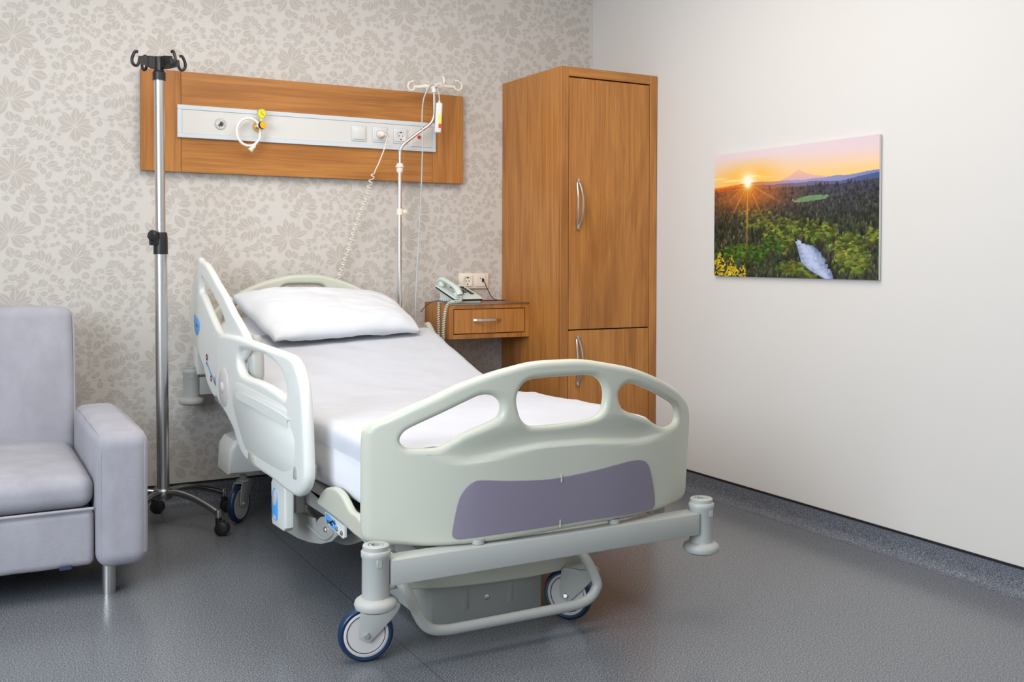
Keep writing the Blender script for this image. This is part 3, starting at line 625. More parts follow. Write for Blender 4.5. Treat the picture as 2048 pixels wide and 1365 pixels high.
P = at(497, 728, x=-2.0); obj('rail_support', lathe([(0, -.085), (.02, -.08), (.026, -.06), (.028, 0), (.026, .06), (.02, .08), (0, .085)], (-2.006, -.93, .70), (0, .2, 1), 20), M['steel'], bed)
# release handle, guard, warning plate
hp = [(543,1039),(541.7,964),(545,954.8),(554.6,949),(561.7,952.4),(567.5,964),(569.4,983),(569.6,1058),(566,1064),(544,1049)]
rh_ = obj('release_lever', plate(sp(hp, -2.05), [], .03, .006, side_fn(-2.05, .03), n=0, res=3), M['rail'], bed)
side_sign('lever_label', [(547.6,976),(552,983),(555,999),(555,1034.5),(552,1042),(546,1037),(543.6,1025),(543.3,992)], -2.0512, .002, M['blue'], rh_)
side_sign('lever_button', [(548,980),(551.5,986),(552.3,998),(551,1009),(547.5,1013),(545.3,1006),(544.8,993)], -2.053, .004, M['disc'], rh_)
side_sign('lever_mark', [(546.5,1029),(551,1036),(551,1041),(548,1038),(546,1034)], -2.0526, .001, M['white'], rh_, n=0)
obj('lever_post', plate(sp([(569,978),(592,990),(592,1027),(570,1029)], -1.99), [], .03, .004, side_fn(-1.99, .03), n=0), M['steel'], bed)
gd = [(631,1007),(636,996),(641,986),(648,978),(657,975),(668,977),(679,986),(688,1001),(695,1015),(701,1024),(712,1031),(724,1046),(737,1060),(740,1084),(726,1083.5),(707,1071),(688,1053),(668,1036.5),(650,1022.5)]
obj('end_guard', plate(sp(gd, -2.0), [], .022, .008, side_fn(-2.0, .022), n=3, cuts=arange(-2.1, -1.5, .05)), M['bed'], bed)
wl = obj('warning_plate', plate(sp([(650,1024),(651,1041.6),(654,1049),(685.7,1078.4),(688.5,1076),(688.5,1053),(668,1037)], -1.99), [], .008, .001, side_fn(-1.99, .008), n=0), M['rail'], bed)
side_sign('warning_label', [(651.3,1026.5),(651,1040),(654,1048),(670.5,1062),(672.5,1060.5),(673,1052),(670.6,1044),(653,1027)], -1.991, .002, M['blue'], wl, n=0)
quads([((655.3,1041), (655.3,1047.5)), ((657.5,1045.5), (664.5,1051.5)), ((659.5,1043.5), (662,1045.5)), ((661.5,1046), (665,1042.5)), ((664.5,1042), (669,1049)), ((668.5,1047), (669.5,1049.5))], -1.9925, M['black'], wl, 'bed_symbol', .0042)
for q_ in (((665.5,1039.5), (668.5,1042)), ((666,1051.5), (668.5,1054)), ((657,1048), (661,1051.5))): quads([q_], -1.9925, M['white'], wl, 'symbol_arrow', .003)
for q in ((674.8,1058.5), (684,1067)): obj('rivet', lathe([(.0075, 0), (.007, .003), (.004, .005), (0, .0055)], Vector(at(*q, x=-1.99)), (-1,0,0), 16), M['chrome'], wl)
lp = [(570,1028),(601.5,1025.5),(627,1037),(629.7,1048.6),(632,1050),(634,1042),(640,1035),(652,1033),(664,1048),(674,1072),(662.5,1084),(641,1089),(618,1085.5),(594.5,1077),(571,1063)]
lk = obj('link_plate', plate(sp(lp, -1.95), [], .008, .0015, side_fn(-1.95, .008), n=0), M['steel'], bed)
obj('pressed_rib', tube([Vector(at(*q, x=-1.951)) for q in smooth_pts([(615,1049,0),(630,1064,0),(645,1077,0),(655,1077,0),(664,1070,0),(667,1060,0)], 5) for q in [(q.x, q.y)]], .006, 8), M['steel'], lk)
obj('bolt', lathe([(.0095, 0), (.0095, .002), (.007, .005), (0, .005)], Vector(at(651.5, 1060, x=-1.951)), (-1,0,0), 16), M['chrome'], lk)
obj('link_plate', plate(sp([(664,1080),(678,1088),(693,1091),(708,1088),(724,1082),(735,1070),(715,1066),(690,1070)], -1.85), [], .008, .0015, side_fn(-1.85, .008), n=3), M['steel'], bed)
obj('drive_tube', tube([Vector(at(612, 1018, x=-1.90)), Vector(at(636, 1045, x=-1.90))], .014, 14), M['steel'], bed)
obj('actuator', beam((-1.72, -1.85, .235), (-1.72, -1.25, .27), .09, .05, .01), M['steel2'], bed)
# base chassis
bm = plate([(-1.90,.172),(-1.84,.160),(-1.74,.148),(-1.60,.1405),(-1.48,.138),(-1.38,.142),(-1.300,.152),(-1.300,.215),(-1.60,.215),(-1.90,.215)], [], .10, .006, lambda a, b, c: (a, -1.88+c, b), n=0)
obj('base_cover', bm, M['bed'], bed)
obj('base_arm', box((-1.30, -1.93, .172), (-1.2205, -1.84, .215), .01, 3), M['bed'], bed)
obj('base_arm', box((-1.945, -1.935, .170), (-1.89, -1.83, .215), .01, 3), M['bed'], bed)
bm = box((-1.754, -1.85, .016), (-1.396, -1.48, .150), .004, 2); bx = obj('drive_housing', bm, M['steel'], bed)
for x in (-1.649, -1.504): obj('pressed_rib', box((x-.010, -1.853, .048), (x+.010, -1.846, .16), .004, 2), M['steel'], bx)
obj('bolt', lathe([(.0075, 0), (.0075, .002), (.005, .003), (0, .003)], (-1.580, -1.85, .075), (0,-1,0), 16), M['chrome'], bx)
obj('chassis_beam', box((-1.76, -1.86, .165), (-1.68, -.35, .215), .005, 2), M['steel'], bed)
obj('chassis_beam', box((-1.46, -1.86, .165), (-1.38, -.35, .215), .005, 2), M['steel'], bed)
obj('lift_column', beam((-1.60, -.95, .20), (-1.60, -.75, .44), .09, .09, .006), M['steel'], bed)
obj('lift_column', beam((-1.60, -1.60, .20), (-1.60, -1.48, .36), .09, .09, .006), M['steel'], bed)
bm = plate([(-1.99,.202),(-1.985,.30),(-1.965,.333),(-1.92,.345),(-1.25,.345),(-1.20,.33),(-1.18,.202)], [], .20, .018, lambda a, b, c: (a, -.36+c, b), n=0)
obj('rear_base_cover', bm, M['rail'], bed)
TP = smooth_pts([(-1.915,-1.96,.225), (-1.905,-2.02,.20), (-1.878,-2.038,.135), (-1.862,-2.04,.108), (-1.840,-2.04,.090), (-1.805,-2.04,.0815), (-1.74,-2.04,.079), (-1.44,-2.04,.079), (-1.385,-2.04,.0815), (-1.350,-2.04,.092), (-1.331,-2.04,.112), (-1.326,-2.038,.135), (-1.350,-2.02,.195), (-1.358,-1.96,.225)], 6)
obj('pedal_bar', tube(TP, .0142, 16), M['steel'], bed)
# casters
def caster(cx, cy, R, nrm, off, tyre, disc_w=.026):
    n = Vector((*nrm, 0)).normalized(); t = Vector((-n.y, n.x, 0)); t = t if off > 0 else -t
    c = Vector((cx, cy, R)); st = c+t*abs(off); H = 2*R+.012
    bm = B(); fn = lambda s: (lambda a, b, cc: c+t*a+Vector((0,0,b))+n*(s+cc))
    o = abs(off); fk = [(-.011, -.012), (.006, -.018), (.020, -.008), (o+.034, R*.72), (o+.036, R+.008), (-.004, R+.008), (-.018, R*.55), (-.020, 0)]
    for s in (-.0185, .0185): merge(bm, plate(fk, [], .003, .0008, fn(s), n=3, res=1))
    bb = box((-.004, -.020, R+.004), (o+.036, .020, R+.010), .001, 1); bb.transform(Matrix.Translation(c) @ Matrix((t, n, Vector((0,0,1)))).transposed().to_4x4()); merge(bm, bb)
    lathe([(.026, R+.009), (.026, R+.014), (.022, R+.018), (.014, R+.020), (.014, R+.034), (0, R+.034)], (st.x, st.y, R-.0), seg=24, bm=bm)
    f = obj('caster', bm, M['steel'], bed)
    obj('tyre', lathe([(R*.80, -.013), (R*.90, -.0145), (R*.965, -.011), (R, -.004), (R, .004), (R*.965, .011), (R*.90, .0145), (R*.80, .013), (R*.80, -.013)], c, n, 56), tyre, f)
    w_ = obj('wheel_disc', lathe([(0, -.011), (R*.70, -.011), (R*.71, -.0135), (R*.80, -.0135), (R*.825, -.012), (R*.825, .012), (R*.80, .0135), (R*.71, .0135), (R*.70, .011), (0, .011)], c, n, 56), M['disc'], f)
    obj('groove', lathe([(R*.672, .0108), (R*.672, .0114), (R*.70, .0114), (R*.70, .0108)], c, n, 56), M['black'], f)
    obj('groove', lathe([(R*.672, .0108), (R*.672, .0114), (R*.70, .0114), (R*.70, .0108)], c, -n, 56), M['black'], f)
    obj('axle_bolt', lathe([(.009, .019), (.009, .022), (.006, .025), (.006, .027), (0, .027)], c, n, 6), M['chrome'], f, smooth=False)
caster(-1.983, -1.941, .0725, (-.22, -.975), .045, M['navy'])
caster(-1.354, -1.933, .0745, (-.80, -.60), .045, M['navy'])
caster(-1.936, -.400, .0735, (.74, -.67), .035, M['navy'])
caster(-1.30, -.42, .0735, (.74, -.67), .035, M['navy'])

# ------------------------------------------------------------------ mattress, blanket, pillow
PF = [(-2.07,.548),(-2.03,.562),(-1.95,.573),(-1.69,.578),(-1.45,.568),(-1.17,.556),(-1.02,.568),(-.88,.594),(-.735,.632),(-.57,.685),(-.33,.752),(-.14,.82),(0,.87)]
PY_ = np.array([a for a, b in PF]); PZ_ = np.array([b for a, b in PF])
def prof(y): return float(sum(np.interp(y+d, PY_, PZ_) for d in (-.06,-.03,0,.03,.06))/5)
MX, MW = -1.530, .445
def fbm(x, y, z=0, s=1, o=3): return mn.fractal(Vector((x*s, y*s, z)), 1.0, 2.0, o)
bm = B(); rings = []; ys = arange(-1.985, -.155, .03); hth = .112
for i, y in enumerate(ys):
    e_ = min(1, (i+.6)/2.2)*min(1, (len(ys)-i-.4)/2.2); ring = []
    slope = (prof(y+.02)-prof(y-.02))/.04; nn = Vector((0, -slope, 1)).normalized()
    for k in range(64):
        a = 2*PI*k/64; ca, sa = math.cos(a), math.sin(a)
        ex = abs(ca)**.35*math.copysign(1, ca); ez = abs(sa)**.45*math.copysign(1, sa)
        wv_ = .004*fbm(y*6, a*2, 3.3) if abs(ca) > .5 else .0015*fbm(y*3, ca*3, 9)
        c = Vector((MX, y, prof(y)))-nn*hth
        ring.append(bm.verts.new(c+Vector((ex*(MW-.012*(1-e_)+wv_), 0, 0))+nn*ez*hth*(.86+.14*e_)))
    rings.append(ring)
for A, C in zip(rings[:-1], rings[1:]):
    for k in range(64): bm.faces.new((A[k], A[(k+1)%64], C[(k+1)%64], C[k]))
bm.faces.new(rings[0][::-1]); bm.faces.new(rings[-1])
mt = obj('mattress', bm, M['linen'], None, angle=70)
tag(mt, 'mattress in a white fitted sheet lying on the bed frame', 'mattress')
# blanket: thin waffle cover with turned edges
NX, NYb = 110, 150; bm = B(); Gt = []
for j in range(NYb+1):
    f = j/NYb; row = []
    for i in range(NX+1):
        s = -1+2*i/NX; y = -1.992+f*(1.627); y += .012*math.sin(s*4+1)*f+.02*(s)*f*.6
        W_ = MW+.004; arc = s*(W_+.055); ax_ = abs(arc); sg = math.copysign(1, s)
        r = .035; flat = W_-r
        if ax_ <= flat: x = ax_; dz = 0
        elif ax_ <= flat+r*PI/2: t = (ax_-flat)/r; x = flat+r*math.sin(t); dz = -r*(1-math.cos(t))
        else: x = flat+r; dz = -r-(ax_-flat-r*PI/2)
        wr = .0045*fbm(x*sg*1.4+y*.9, y*3.2-x*sg*1.2, 1.7, 1.6, 4)+.0022*fbm(x*sg*5, y*9, 4.1, 1, 3)
        wr += .004*math.sin((y*.8+x*sg*.9)*34+3*fbm(x*sg, y, 5, 3))*max(0, .5+.5*fbm(x*sg, y, 8, 2.2))*.35
        wr = max(wr, -.0035)
        e2 = .006*max(0, 1-abs(f-1)*NYb/1.5)
        fz = prof(y)+.0065+wr+dz
        if j < 3: fz -= .006*(3-j)
        row.append(bm.verts.new((MX+sg*(x+(.003+wr*.6 if dz < -.01 else 0)), y, fz-e2*.8)))
    Gt.append(row)
for j in range(NYb):
    for i in range(NX): bm.faces.new((Gt[j][i], Gt[j][i+1], Gt[j+1][i+1], Gt[j+1][i]))
r = bmesh.ops.solidify(bm, geom=bm.faces[:], thickness=.004)
bl = obj('blanket', bm, M['blanket'], None, angle=70)
tag(bl, 'white textured cotton blanket spread over the mattress up to the pillow', 'blanket')
# pillow
BLc, BRc, TLc, TRc = Vector((-1.845,-.560,.722)), Vector((-1.175,-.490,.738)), Vector((-1.925,-.165,.888)), Vector((-1.225,-.165,.878))
bm = B(); NU, NV = 60, 44; T_, U_ = [], []
nrm = (BRc-BLc).cross(TLc-BLc).normalized(); nrm = nrm if nrm.z > 0 else -nrm
for j in range(NV+1):
    v = -1+2*j/NV; rt_, ru_ = [], []
    for i in range(NU+1):
        u = -1+2*i/NU
        uu = u*(1-.025*(1-v*v)*abs(u)**3)*(1-.035*(abs(u)*abs(v))**4); vv = v*(1-.02*(1-u*u)*abs(v)**3)*(1-.05*(abs(u)*abs(v))**4)
        P = (BLc*(1-uu)*(1-vv)+BRc*(1+uu)*(1-vv)+TLc*(1-uu)*(1+vv)+TRc*(1+uu)*(1+vv))/4
        h = (max(0, 1-abs(u)**3.4)*max(0, 1-abs(v)**3.6))**.5
        wr = .010*fbm(u*1.2, v*1.6, 2.2, 1.3, 4)*h**.5+.003*fbm(u*2.5+v, v*6, 5.1, 1.2, 3)*h**.5+.010*fbm(u*3, v*2, 7, 1, 3)*(1-h)
        pin = .010*math.sin((u*9+v*4))*max(0, abs(u)*abs(v)-.45)*(1-h)
        dn = Vector((0, 0, -.012*(1-h)))
        rt_.append(bm.verts.new(P+nrm*(.070*h+wr+pin+.012-.02*math.exp(-(u+.74)**2/.012-(v+.60)**2/.10))+dn)); ru_.append(bm.verts.new(P-nrm*(.016*h-.010)+nrm*(wr*.3+pin)+dn) if 0 < i < NU and 0 < j < NV else rt_[-1])
    T_.append(rt_); U_.append(ru_)
for j in range(NV):
    for i in range(NU):
        bm.faces.new((T_[j][i], T_[j][i+1], T_[j+1][i+1], T_[j+1][i]))
        q = [U_[j][i], U_[j+1][i], U_[j+1][i+1], U_[j][i+1]]
        try: bm.faces.new(q)
        except ValueError: pass
pw = obj('pillow', bm, M['pillow'], None, angle=180)
tag(pw, 'plump white pillow lying on the raised head end of the bed', 'pillow')
# ------------------------------------------------------------------ chrome infusion pole standing at the bed head
ip = thing('infusion_pole', (-1.113, -.09, .5), 'slim chrome infusion pole with cream double hook at the bed head', 'infusion pole')
yp = -.125
PX = lambda px, py: at(px, py, y=yp)
a_, b_, c_, d_ = PX(799, 620), PX(800, 300), PX(868, 243), PX(868.5, 180)
up_pts = [PX(799.5, 330), PX(800, 305)]+[PX(*q) for q in ((802, 296), (808, 288), (818, 280), (835, 267), (850, 256), (859, 249), (864, 243), (867.5, 234), (868.5, 222), (868.5, 205), (868.5, 185))]
obj('pole', tube([Vector((a_.x, yp, .46)), PX(799.5, 332)], .0098, 16), M['chrome'], ip)
obj('upper_tube', tube(smooth_pts(up_pts, 4), .0076, 14), M['chrome'], ip)
P = PX(799.5, 336)
obj('height_collar', lathe([(.012, -.022), (.0155, -.012), (.0155, .0), (.020, .003), (.020, .009), (.0155, .011), (.0165, .016), (.013, .020), (.0095, .021)], P, (0,0,1), 24), M['ivory'], ip)
P = PX(799.5, 424)
obj('pole_clamp', lathe([(.0105, -.015), (.0155, -.014), (.0155, .014), (.0105, .015)], P, (0,0,1), 20), M['ivory'], ip)
obj('clamp_knob', box((P.x+.010, P.y-.010, P.z-.008), (P.x+.032, P.y+.010, P.z+.010), .003, 2), M['ivory'], ip)
hk = B(); hz_ = PX(868, 172).z
hc = PX(868, 172)
lathe([(.0095, -.032), (.0115, -.030), (.0115, -.016), (.009, -.012), (.009, .006), (0, .006)], hc, (0,0,1), 20, hk)
for s, ex in ((-1, 832), (1, 908)):
    q = PX(ex, 174); pts = [hc+Vector((0, 0, -.006)), hc.lerp(q, .5)+Vector((0, 0, .002)), q]
    tube(pts, [.011, .008, .0055], 10, bm=hk, sx=.55)
    sc = (PX(860, 172)-PX(850, 172)).length/10
    arc = [(ex, 176), (ex-s*(-1)*0, 183)]
    ring = [(830,173),(828,179),(822,181),(817,177),(816,171),(818,166),(823,163),(828,163)] if s < 0 else [(909,173),(911,179),(917,181),(922,178),(924,172),(921,166),(915,162),(910,163)]
    tube(smooth_pts([q]+[PX(*r) for r in ring], 4), .0040, 10, bm=hk)
for s in (-1, 1):
    q = hc+Vector((.006, s*.066, .004)); tube([hc, hc.lerp(q, .5), q], [.010, .008, .0055], 10, bm=hk, sx=.55)
    tube(smooth_pts([q, q+Vector((0, s*.008, -.010)), q+Vector((0, s*.022, -.011)), q+Vector((0, s*.031, .0)), q+Vector((0, s*.028, .018)), q+Vector((0, s*.014, .026))], 4), .004, 10, bm=hk)
obj('hook_head', hk, M['ivory'], ip)

# hand control hanging by its cord
hcn = thing('hand_control', tuple(at(877, 240, y=-.15)), 'white patient hand control with red and yellow label hanging from the infusion pole', 'hand control')
yh = -.16; hp1, hp2 = at(878.5, 206, y=yh), at(875.5, 266, y=yh)
cc_ = (hp1+hp2)/2; L_ = (hp1-hp2).length
bm = box((-.0155, -.011, -L_/2), (.0155, .011, L_/2), .006, 3); tz = (hp1-hp2).normalized(); ty = Vector((.45, 1, 0)).normalized(); tx = ty.cross(tz).normalized(); ty = tz.cross(tx)
Mh = Matrix.Translation(cc_) @ Matrix((tx, ty, tz)).transposed().to_4x4(); bm.transform(Mh)
body = obj('handset', bm, M['white'], hcn)
for z0, z1, m_, nm in ((-.030, .015, M['yellow'], 'yellow_label'), (-.048, -.028, M['red'], 'red_label')):
    bb = box((.002, -.0118, z0), (.0135, -.0105, z1)); bb.transform(Mh); obj(nm, bb, m_, body, smooth=False)
pts = [hp1, at(879, 203, y=yh), at(878, 190, y=yh+.01), at(874, 175, y=yp-.012), at(867, 168.5, y=yp-.013), at(860, 171, y=yp-.013), at(852, 185, y=yp-.01), at(846, 205, y=yp-.01), at(844, 240, y=yp-.01), at(845.5, 275, y=yp-.01), at(844, 330, y=yp), at(842, 390, y=yp+.02), at(838, 470, y=yp+.03), at(836, 510, y=yp+.03), at(833, 560, y=yp+.03), at(831.5, 610, y=yp+.03), at(832, 660, y=yp+.03)]
obj('cord', tube(smooth_pts(pts, 8), .0030, 10), M['grey_line'], hcn, label='thin grey control cord')
obj('strain_relief', lathe([(.007, 0), (.005, .010), (.0035, .012)], hp1-tz*.001, tz, 12), M['white'], hcn)

# ------------------------------------------------------------------ floor standing drip stand
IV = Vector((-2.216, -.33, 0)); iv = thing('drip_stand', tuple(IV), 'tall steel drip stand with black four hook head between armchair and bed', 'drip stand')
zb = .150; ztop = at(322, 160, y=IV.y).z; zc = at(325, 480, y=IV.y).z
tilt = lambda z: Vector((-.012*(z-zb)/1.6+.004, 0, 0))
pp = lambda z: IV+tilt(z)+Vector((0, 0, z))
obj('lower_tube', tube([pp(zb-.03), pp(zc)], .0235, 28), M['brushed'], iv)
obj('upper_tube', tube([pp(zc-.05), pp(ztop+.02)], .0190, 28), M['brushed'], iv)
co = lathe([(.0238, -.056), (.0270, -.055), (.0270, -.030), (.0262, .010), (.0235, .028), (.0192, .029)], pp(zc), (0,0,1), 28)
box((pp(zc).x-.045, IV.y-.03, zc-.022), (pp(zc).x-.012, IV.y-.004, zc+.018), .006, 2, bm=co)
cl = obj('clamp_collar', co, M['black'], iv)
kp = at(303, 471, y=IV.y-.04)
obj('clamp_knob', lathe([(.006, -.03), (.007, 0), (.014, .004), (.021, .010), (.023, .018), (.019, .026), (.008, .029), (0, .029)], kp+Vector((.018, .012, -.004)), (-.8, -.45, .25), 7), M['black'], cl)
hd = B(); hc = pp(ztop)
lathe([(.0245, -.002), (.0245, .028), (.020, .032), (.0175, .036), (.0175, .088), (0, .090)], hc, (0,0,1), 24, hd)
rr = Vector((math.cos(YAW), -math.sin(YAW), 0)); ff = Vector((math.sin(YAW), math.cos(YAW), 0))
c0 = hc+Vector((0, 0, .066))
def hook(dirv, rise, bm):
    d = dirv.normalized(); pv = Vector((-d.y, d.x, 0))
    # arm blade
    for s0, s1, h0, h1 in ((.008, .044, .048, .040), (.040, .076, .040, .024)):
        vs = []
        for s, h in ((s0, h0), (s1, h1)):
            for dp in (-.006, .006):
                for dz in (-h*.55, h*.45): vs.append(bm.verts.new(c0+d*s+pv*dp+Vector((0, 0, rise*s/.076+dz))))
        for f in ((0,1,3,2), (4,6,7,5), (0,2,6,4), (1,5,7,3), (0,4,5,1), (2,3,7,6)): bm.faces.new([vs[i] for i in f])
    e = c0+d*.072+Vector((0, 0, rise)); k_ = .78
    pts = [e+Vector((0,0,.004)), e+d*.003+Vector((0,0,-.014)), e+d*.009+Vector((0,0,-.024)), e+d*.019+Vector((0,0,-.025)), e+d*.027+Vector((0,0,-.015)), e+d*.028+Vector((0,0,.000)), e+d*.022+Vector((0,0,.018)), e+d*.015+Vector((0,0,.028)), e+d*.006+Vector((0,0,.027))]
    tube(smooth_pts(pts, 4), .0058, 10, bm=bm)
for ang in (33, 148, -35, -147):
    a = math.radians(ang); d = rr*math.cos(a)+ff*math.sin(a)
    hook(d, .006, hd)
obj('hook_head', hd, M['black'], iv)
obj('base_hub', lathe([(.030, -.035), (.036, -.025), (.036, .0), (.030, .008), (.0235, .010)], IV+Vector((.004, 0, zb-.008)), (0,0,1), 28), M['satin'], iv)
for k in range(5):
    a = math.radians(-55+72*k+(6 if k == 1 else 0 if k == 4 else 0)); Lg = .285 if k != 2 else .235
    d = Vector((math.cos(a), math.sin(a), 0)); h0 = IV+Vector((.004, 0, 0))
    pts = [h0+d*.02+Vector((0,0,zb-.018)), h0+d*.08+Vector((0,0,zb-.012)), h0+d*(Lg*.55)+Vector((0,0,zb-.024)), h0+d*(Lg*.82)+Vector((0,0,zb-.048)), h0+d*Lg+Vector((0,0,zb-.070))]
    lg = obj('base_leg', tube(smooth_pts(pts, 6), .0125, 12, sx=.8), M['satin'], iv)
    ep = h0+d*(Lg-.004); bm = lathe([(.013, .068), (.013, .092), (.011, .096), (0, .096)], (ep.x, ep.y, 0), seg=16)
    obj('leg_socket', bm, M['satin'], lg)
    n = Vector((-.5, -.86, 0)); n = n if k % 2 == 0 else Vector((.2, -.98, 0)); t_ = Vector((-n.y, n.x, 0)); wc = Vector((ep.x, ep.y, .0265))+t_*.014
    bm = B()
    for s in (-1, 1): lathe([(0, .018), (.020, .018), (.0265, .014), (.0265, .005), (.020, .003), (0, .003)], wc, n*s, 24, bm)
    lathe([(.012, 0), (.012, .03), (0, .03)], (ep.x, ep.y, .040), (0,0,1), 14, bm)
    tube([wc+t_*.0+Vector((0,0,.0)), wc+Vector((0,0,.028)), Vector((ep.x, ep.y, .05))], .010, 10, bm=bm)
    obj('caster', bm, M['black'], lg)

# ------------------------------------------------------------------ armchair
ac = thing('armchair', (-2.86, -.74, 0), 'wide pale lilac grey upholstered armchair left of the drip stand', 'armchair')
def soft(lo, hi, bev, seg=4, puff=0, name='', par=ac, mt_=None, sub=10, top_puff=0):
    bm = box(lo, hi, bev, seg); 
    lo = Vector(lo); hi = Vector(hi); s = hi-lo
    for ax in range(3):
        for c in arange(lo[ax]+bev*1.2, hi[ax]-bev*1.2, max(.03, s[ax]/sub)):
            co = [0,0,0]; co[ax] = c; no = [0,0,0]; no[ax] = 1
            bmesh.ops.bisect_plane(bm, geom=bm.verts[:]+bm.edges[:]+bm.faces[:], plane_co=co, plane_no=no)
    c = (lo+hi)/2
    for v in bm.verts:
        q = Vector(((v.co.x-c.x)/(s.x/2), (v.co.y-c.y)/(s.y/2), (v.co.z-c.z)/(s.z/2)))
        b = lambda t: max(0, 1-abs(t)**2.5)
        v.co.z += (puff+(top_puff if q.z > 0 else 0))*b(q.x)*b(q.y)*q.z; v.co.x += puff*b(q.y)*b(q.z)*q.x*.6; v.co.y += puff*b(q.x)*b(q.z)*q.y
        v.co += Vector((0,0,1))*.002*fbm(v.co.x*7, v.co.y*7, v.co.z*7)
    return obj(name, bm, mt_ or M['sofa'], par, angle=80)
def arm(x0, x1):
    # arm: rounded top, side profile with a soft slope to the back
    b_ = soft((x0, -1.125, .092), (x1, -.40, .512), .042, 6, .004, 'armrest', sub=12)
    bm = B()
    zt = .487
    for x in (x0+.0125, x1-.0125):
        pts = [(x, -1.1115, .130), (x, -1.1135, .30), (x, -1.1135, .45)]+[(x, -1.076-.0365*math.cos(t), .462+.038*math.sin(t)) for t in (.3, .7, 1.1, 1.5)]+[(x, -1.0, .5015), (x, -.7, .5025), (x, -.45, .500)]
        tube(pts, .0028, 6, bm=bm)
    obj('piping', bm, M['sofa'], b_)
    return b_
arm(-2.541, -2.389); arm(-3.33, -3.178)
bk = B()
o = soft((-3.172, -.40, .30), (-2.530, -.24, .862), .028, 5, .010, 'backrest', sub=12)
for v in o.data.vertices:
    zz = v.co.z; v.co.y += (zz-.35)*.10; v.co.x -= max(0, zz-.3)*.015*(1 if v.co.x > 0 else 0)
bm = B(); tube([(-2.5325, -.385+(z-.35)*.10, z) for z in arange(.33, .835, .05)], .003, 6, bm=bm)
obj('piping', bm, M['sofa'], o)
sc_ = soft((-3.174, -1.085, .278), (-2.545, -.37, .378), .040, 6, .006, 'seat_cushion', sub=14, top_puff=.012)
tube_ = tube([(-3.17, -1.089, .2775), (-2.9, -1.092, .2775), (-2.548, -1.089, .2775)], .005, 8)
obj('piping', tube_, M['sofa'], sc_)
soft((-3.174, -1.088, .102), (-2.545, -.40, .272), .018, 4, .003, 'front_panel', sub=10)
soft((-3.30, -.24, .12), (-2.50, -.14, .46), .02, 3, 0, 'back_panel', sub=6)
for x, y in ((-2.501, -1.058), (-3.22, -1.058), (-2.47, -.20), (-3.22, -.20)):
    obj('leg', lathe([(.0215, 0), (.0215, .106), (0, .106)], (x, y, 0), seg=28), M['brushed'], ac)
P = at(131, 1137, y=-1.09); obj('fabric_tag', box((P.x-.017, -1.093, P.z-.006), (P.x+.017, -1.087, P.z+.006), .001, 1), mat('tag_fabric', (.03,.04,.09), .8), ac, label='small dark tag under the front edge')

# ------------------------------------------------------------------ wall socket
ws = thing('wall_socket', (-.774, -.01, 1.036*.9), 'ivory double wall socket above the night table', 'wall socket')
q0, q1 = at(918.5, 547, y=-.01), at(977.5, 581, y=-.01)
sx0, sx1, sz1, sz0 = q0.x, q1.x, q0.z, at(918.5, 578, y=-.01).z
fr = obj('frame', box((sx0, -.010, sz0), (sx1, 0, sz1), .003, 2), M['ivory'], ws)
w2 = (sx1-sx0)/2
for k in (0, 1):
    cx = sx0+w2*(k+.5)+(.004 if k == 0 else -.004); cz = (sz0+sz1)/2; h = .0262
    if k == 0:
        bm = plate([(cx-h, cz-h), (cx+h, cz-h), (cx+h, cz+h), (cx-h, cz+h)], [[(cx+.0195*math.cos(t/24*2*PI), cz+.0195*math.sin(t/24*2*PI)) for t in range(24)]], .005, .001, lambda a, b, c: (a, -.0115-c, b), n=0, res=1)
        si = obj('socket_insert', bm, M['ivory'], ws)
        bm = B()
        for s in (-1, 1): lathe([(.0027, 0), (.0027, .0012), (0, .0012)], (cx+s*.0085, -.0102, cz), (0, -1, 0), 12, bm); box((cx-.003, -.0135, cz+s*.0165-.0025), (cx+.003, -.0105, cz+s*.0165+.0025), bm=bm)
        obj('contact', bm, M['black'], si, smooth=False)
    else:
        si = obj('phone_jack', box((cx-h, -.0135, cz-h), (cx+h, -.009, cz+h), .001, 1), M['ivory'], ws)
        obj('port', box((cx+.004, -.0142, cz-.004), (cx+.016, -.0133, cz+.012)), M['gap'], si, smooth=False)
        obj('port', box((cx-.006, -.0142, cz+.010), (cx-.001, -.0133, cz+.014)), M['gap'], si, smooth=False)
        jk = Vector((cx+.009, -.016, cz+.002))
# ------------------------------------------------------------------ telephone
zt = NZ1+.004
e1 = Vector((.1647, .0233, 0)).normalized(); e2 = Vector((-e1.y, e1.x, 0)); ez = Vector((0,0,1))
O = Vector((-.912, -.243, zt)); LW, LD = .158, .170
tl = thing('telephone', tuple(O+e1*.08+e2*.08), 'pale green grey corded desk telephone on the night table', 'telephone')
W3 = lambda a, b, z: O+e1*a+e2*b+ez*z
def zs(b): return .026+.34*b          # height of the sloping top over depth
def wedge(a0, a1, b0, b1, fz0, fz1, bev, name, m_, par):
    bm = B(); V = [bm.verts.new(W3(a, b, f(b))) for f in (fz0, fz1) for (a, b) in ((a0, b0), (a1, b0), (a1, b1), (a0, b1))]
    for f in ((0,3,2,1), (4,5,6,7), (0,1,5,4), (1,2,6,5), (2,3,7,6), (3,0,4,7)): bm.faces.new([V[i] for i in f])
    bmesh.ops.bevel(bm, geom=bm.edges[:], offset=bev, segments=3, affect='EDGES'); return obj(name, bm, m_, par)
wedge(0, LW, 0, LD, lambda b: zs(b)-.012, zs, .005, 'top_shell', M['phone'], tl)
wedge(.002, LW-.002, .002, LD-.002, lambda b: zs(b)-.0165, lambda b: zs(b)-.010, .001, 'seam_band', M['black'], tl)
wedge(.008, LW-.008, .006, LD-.03, lambda b: .0005, lambda b: zs(b)-.014, .003, 'base', M['phone'], tl)
obj('stand_foot', box((0,0,0), (.01,.01,.01)), M['phone'], tl) if False else None
kn = Vector((0,0,1))
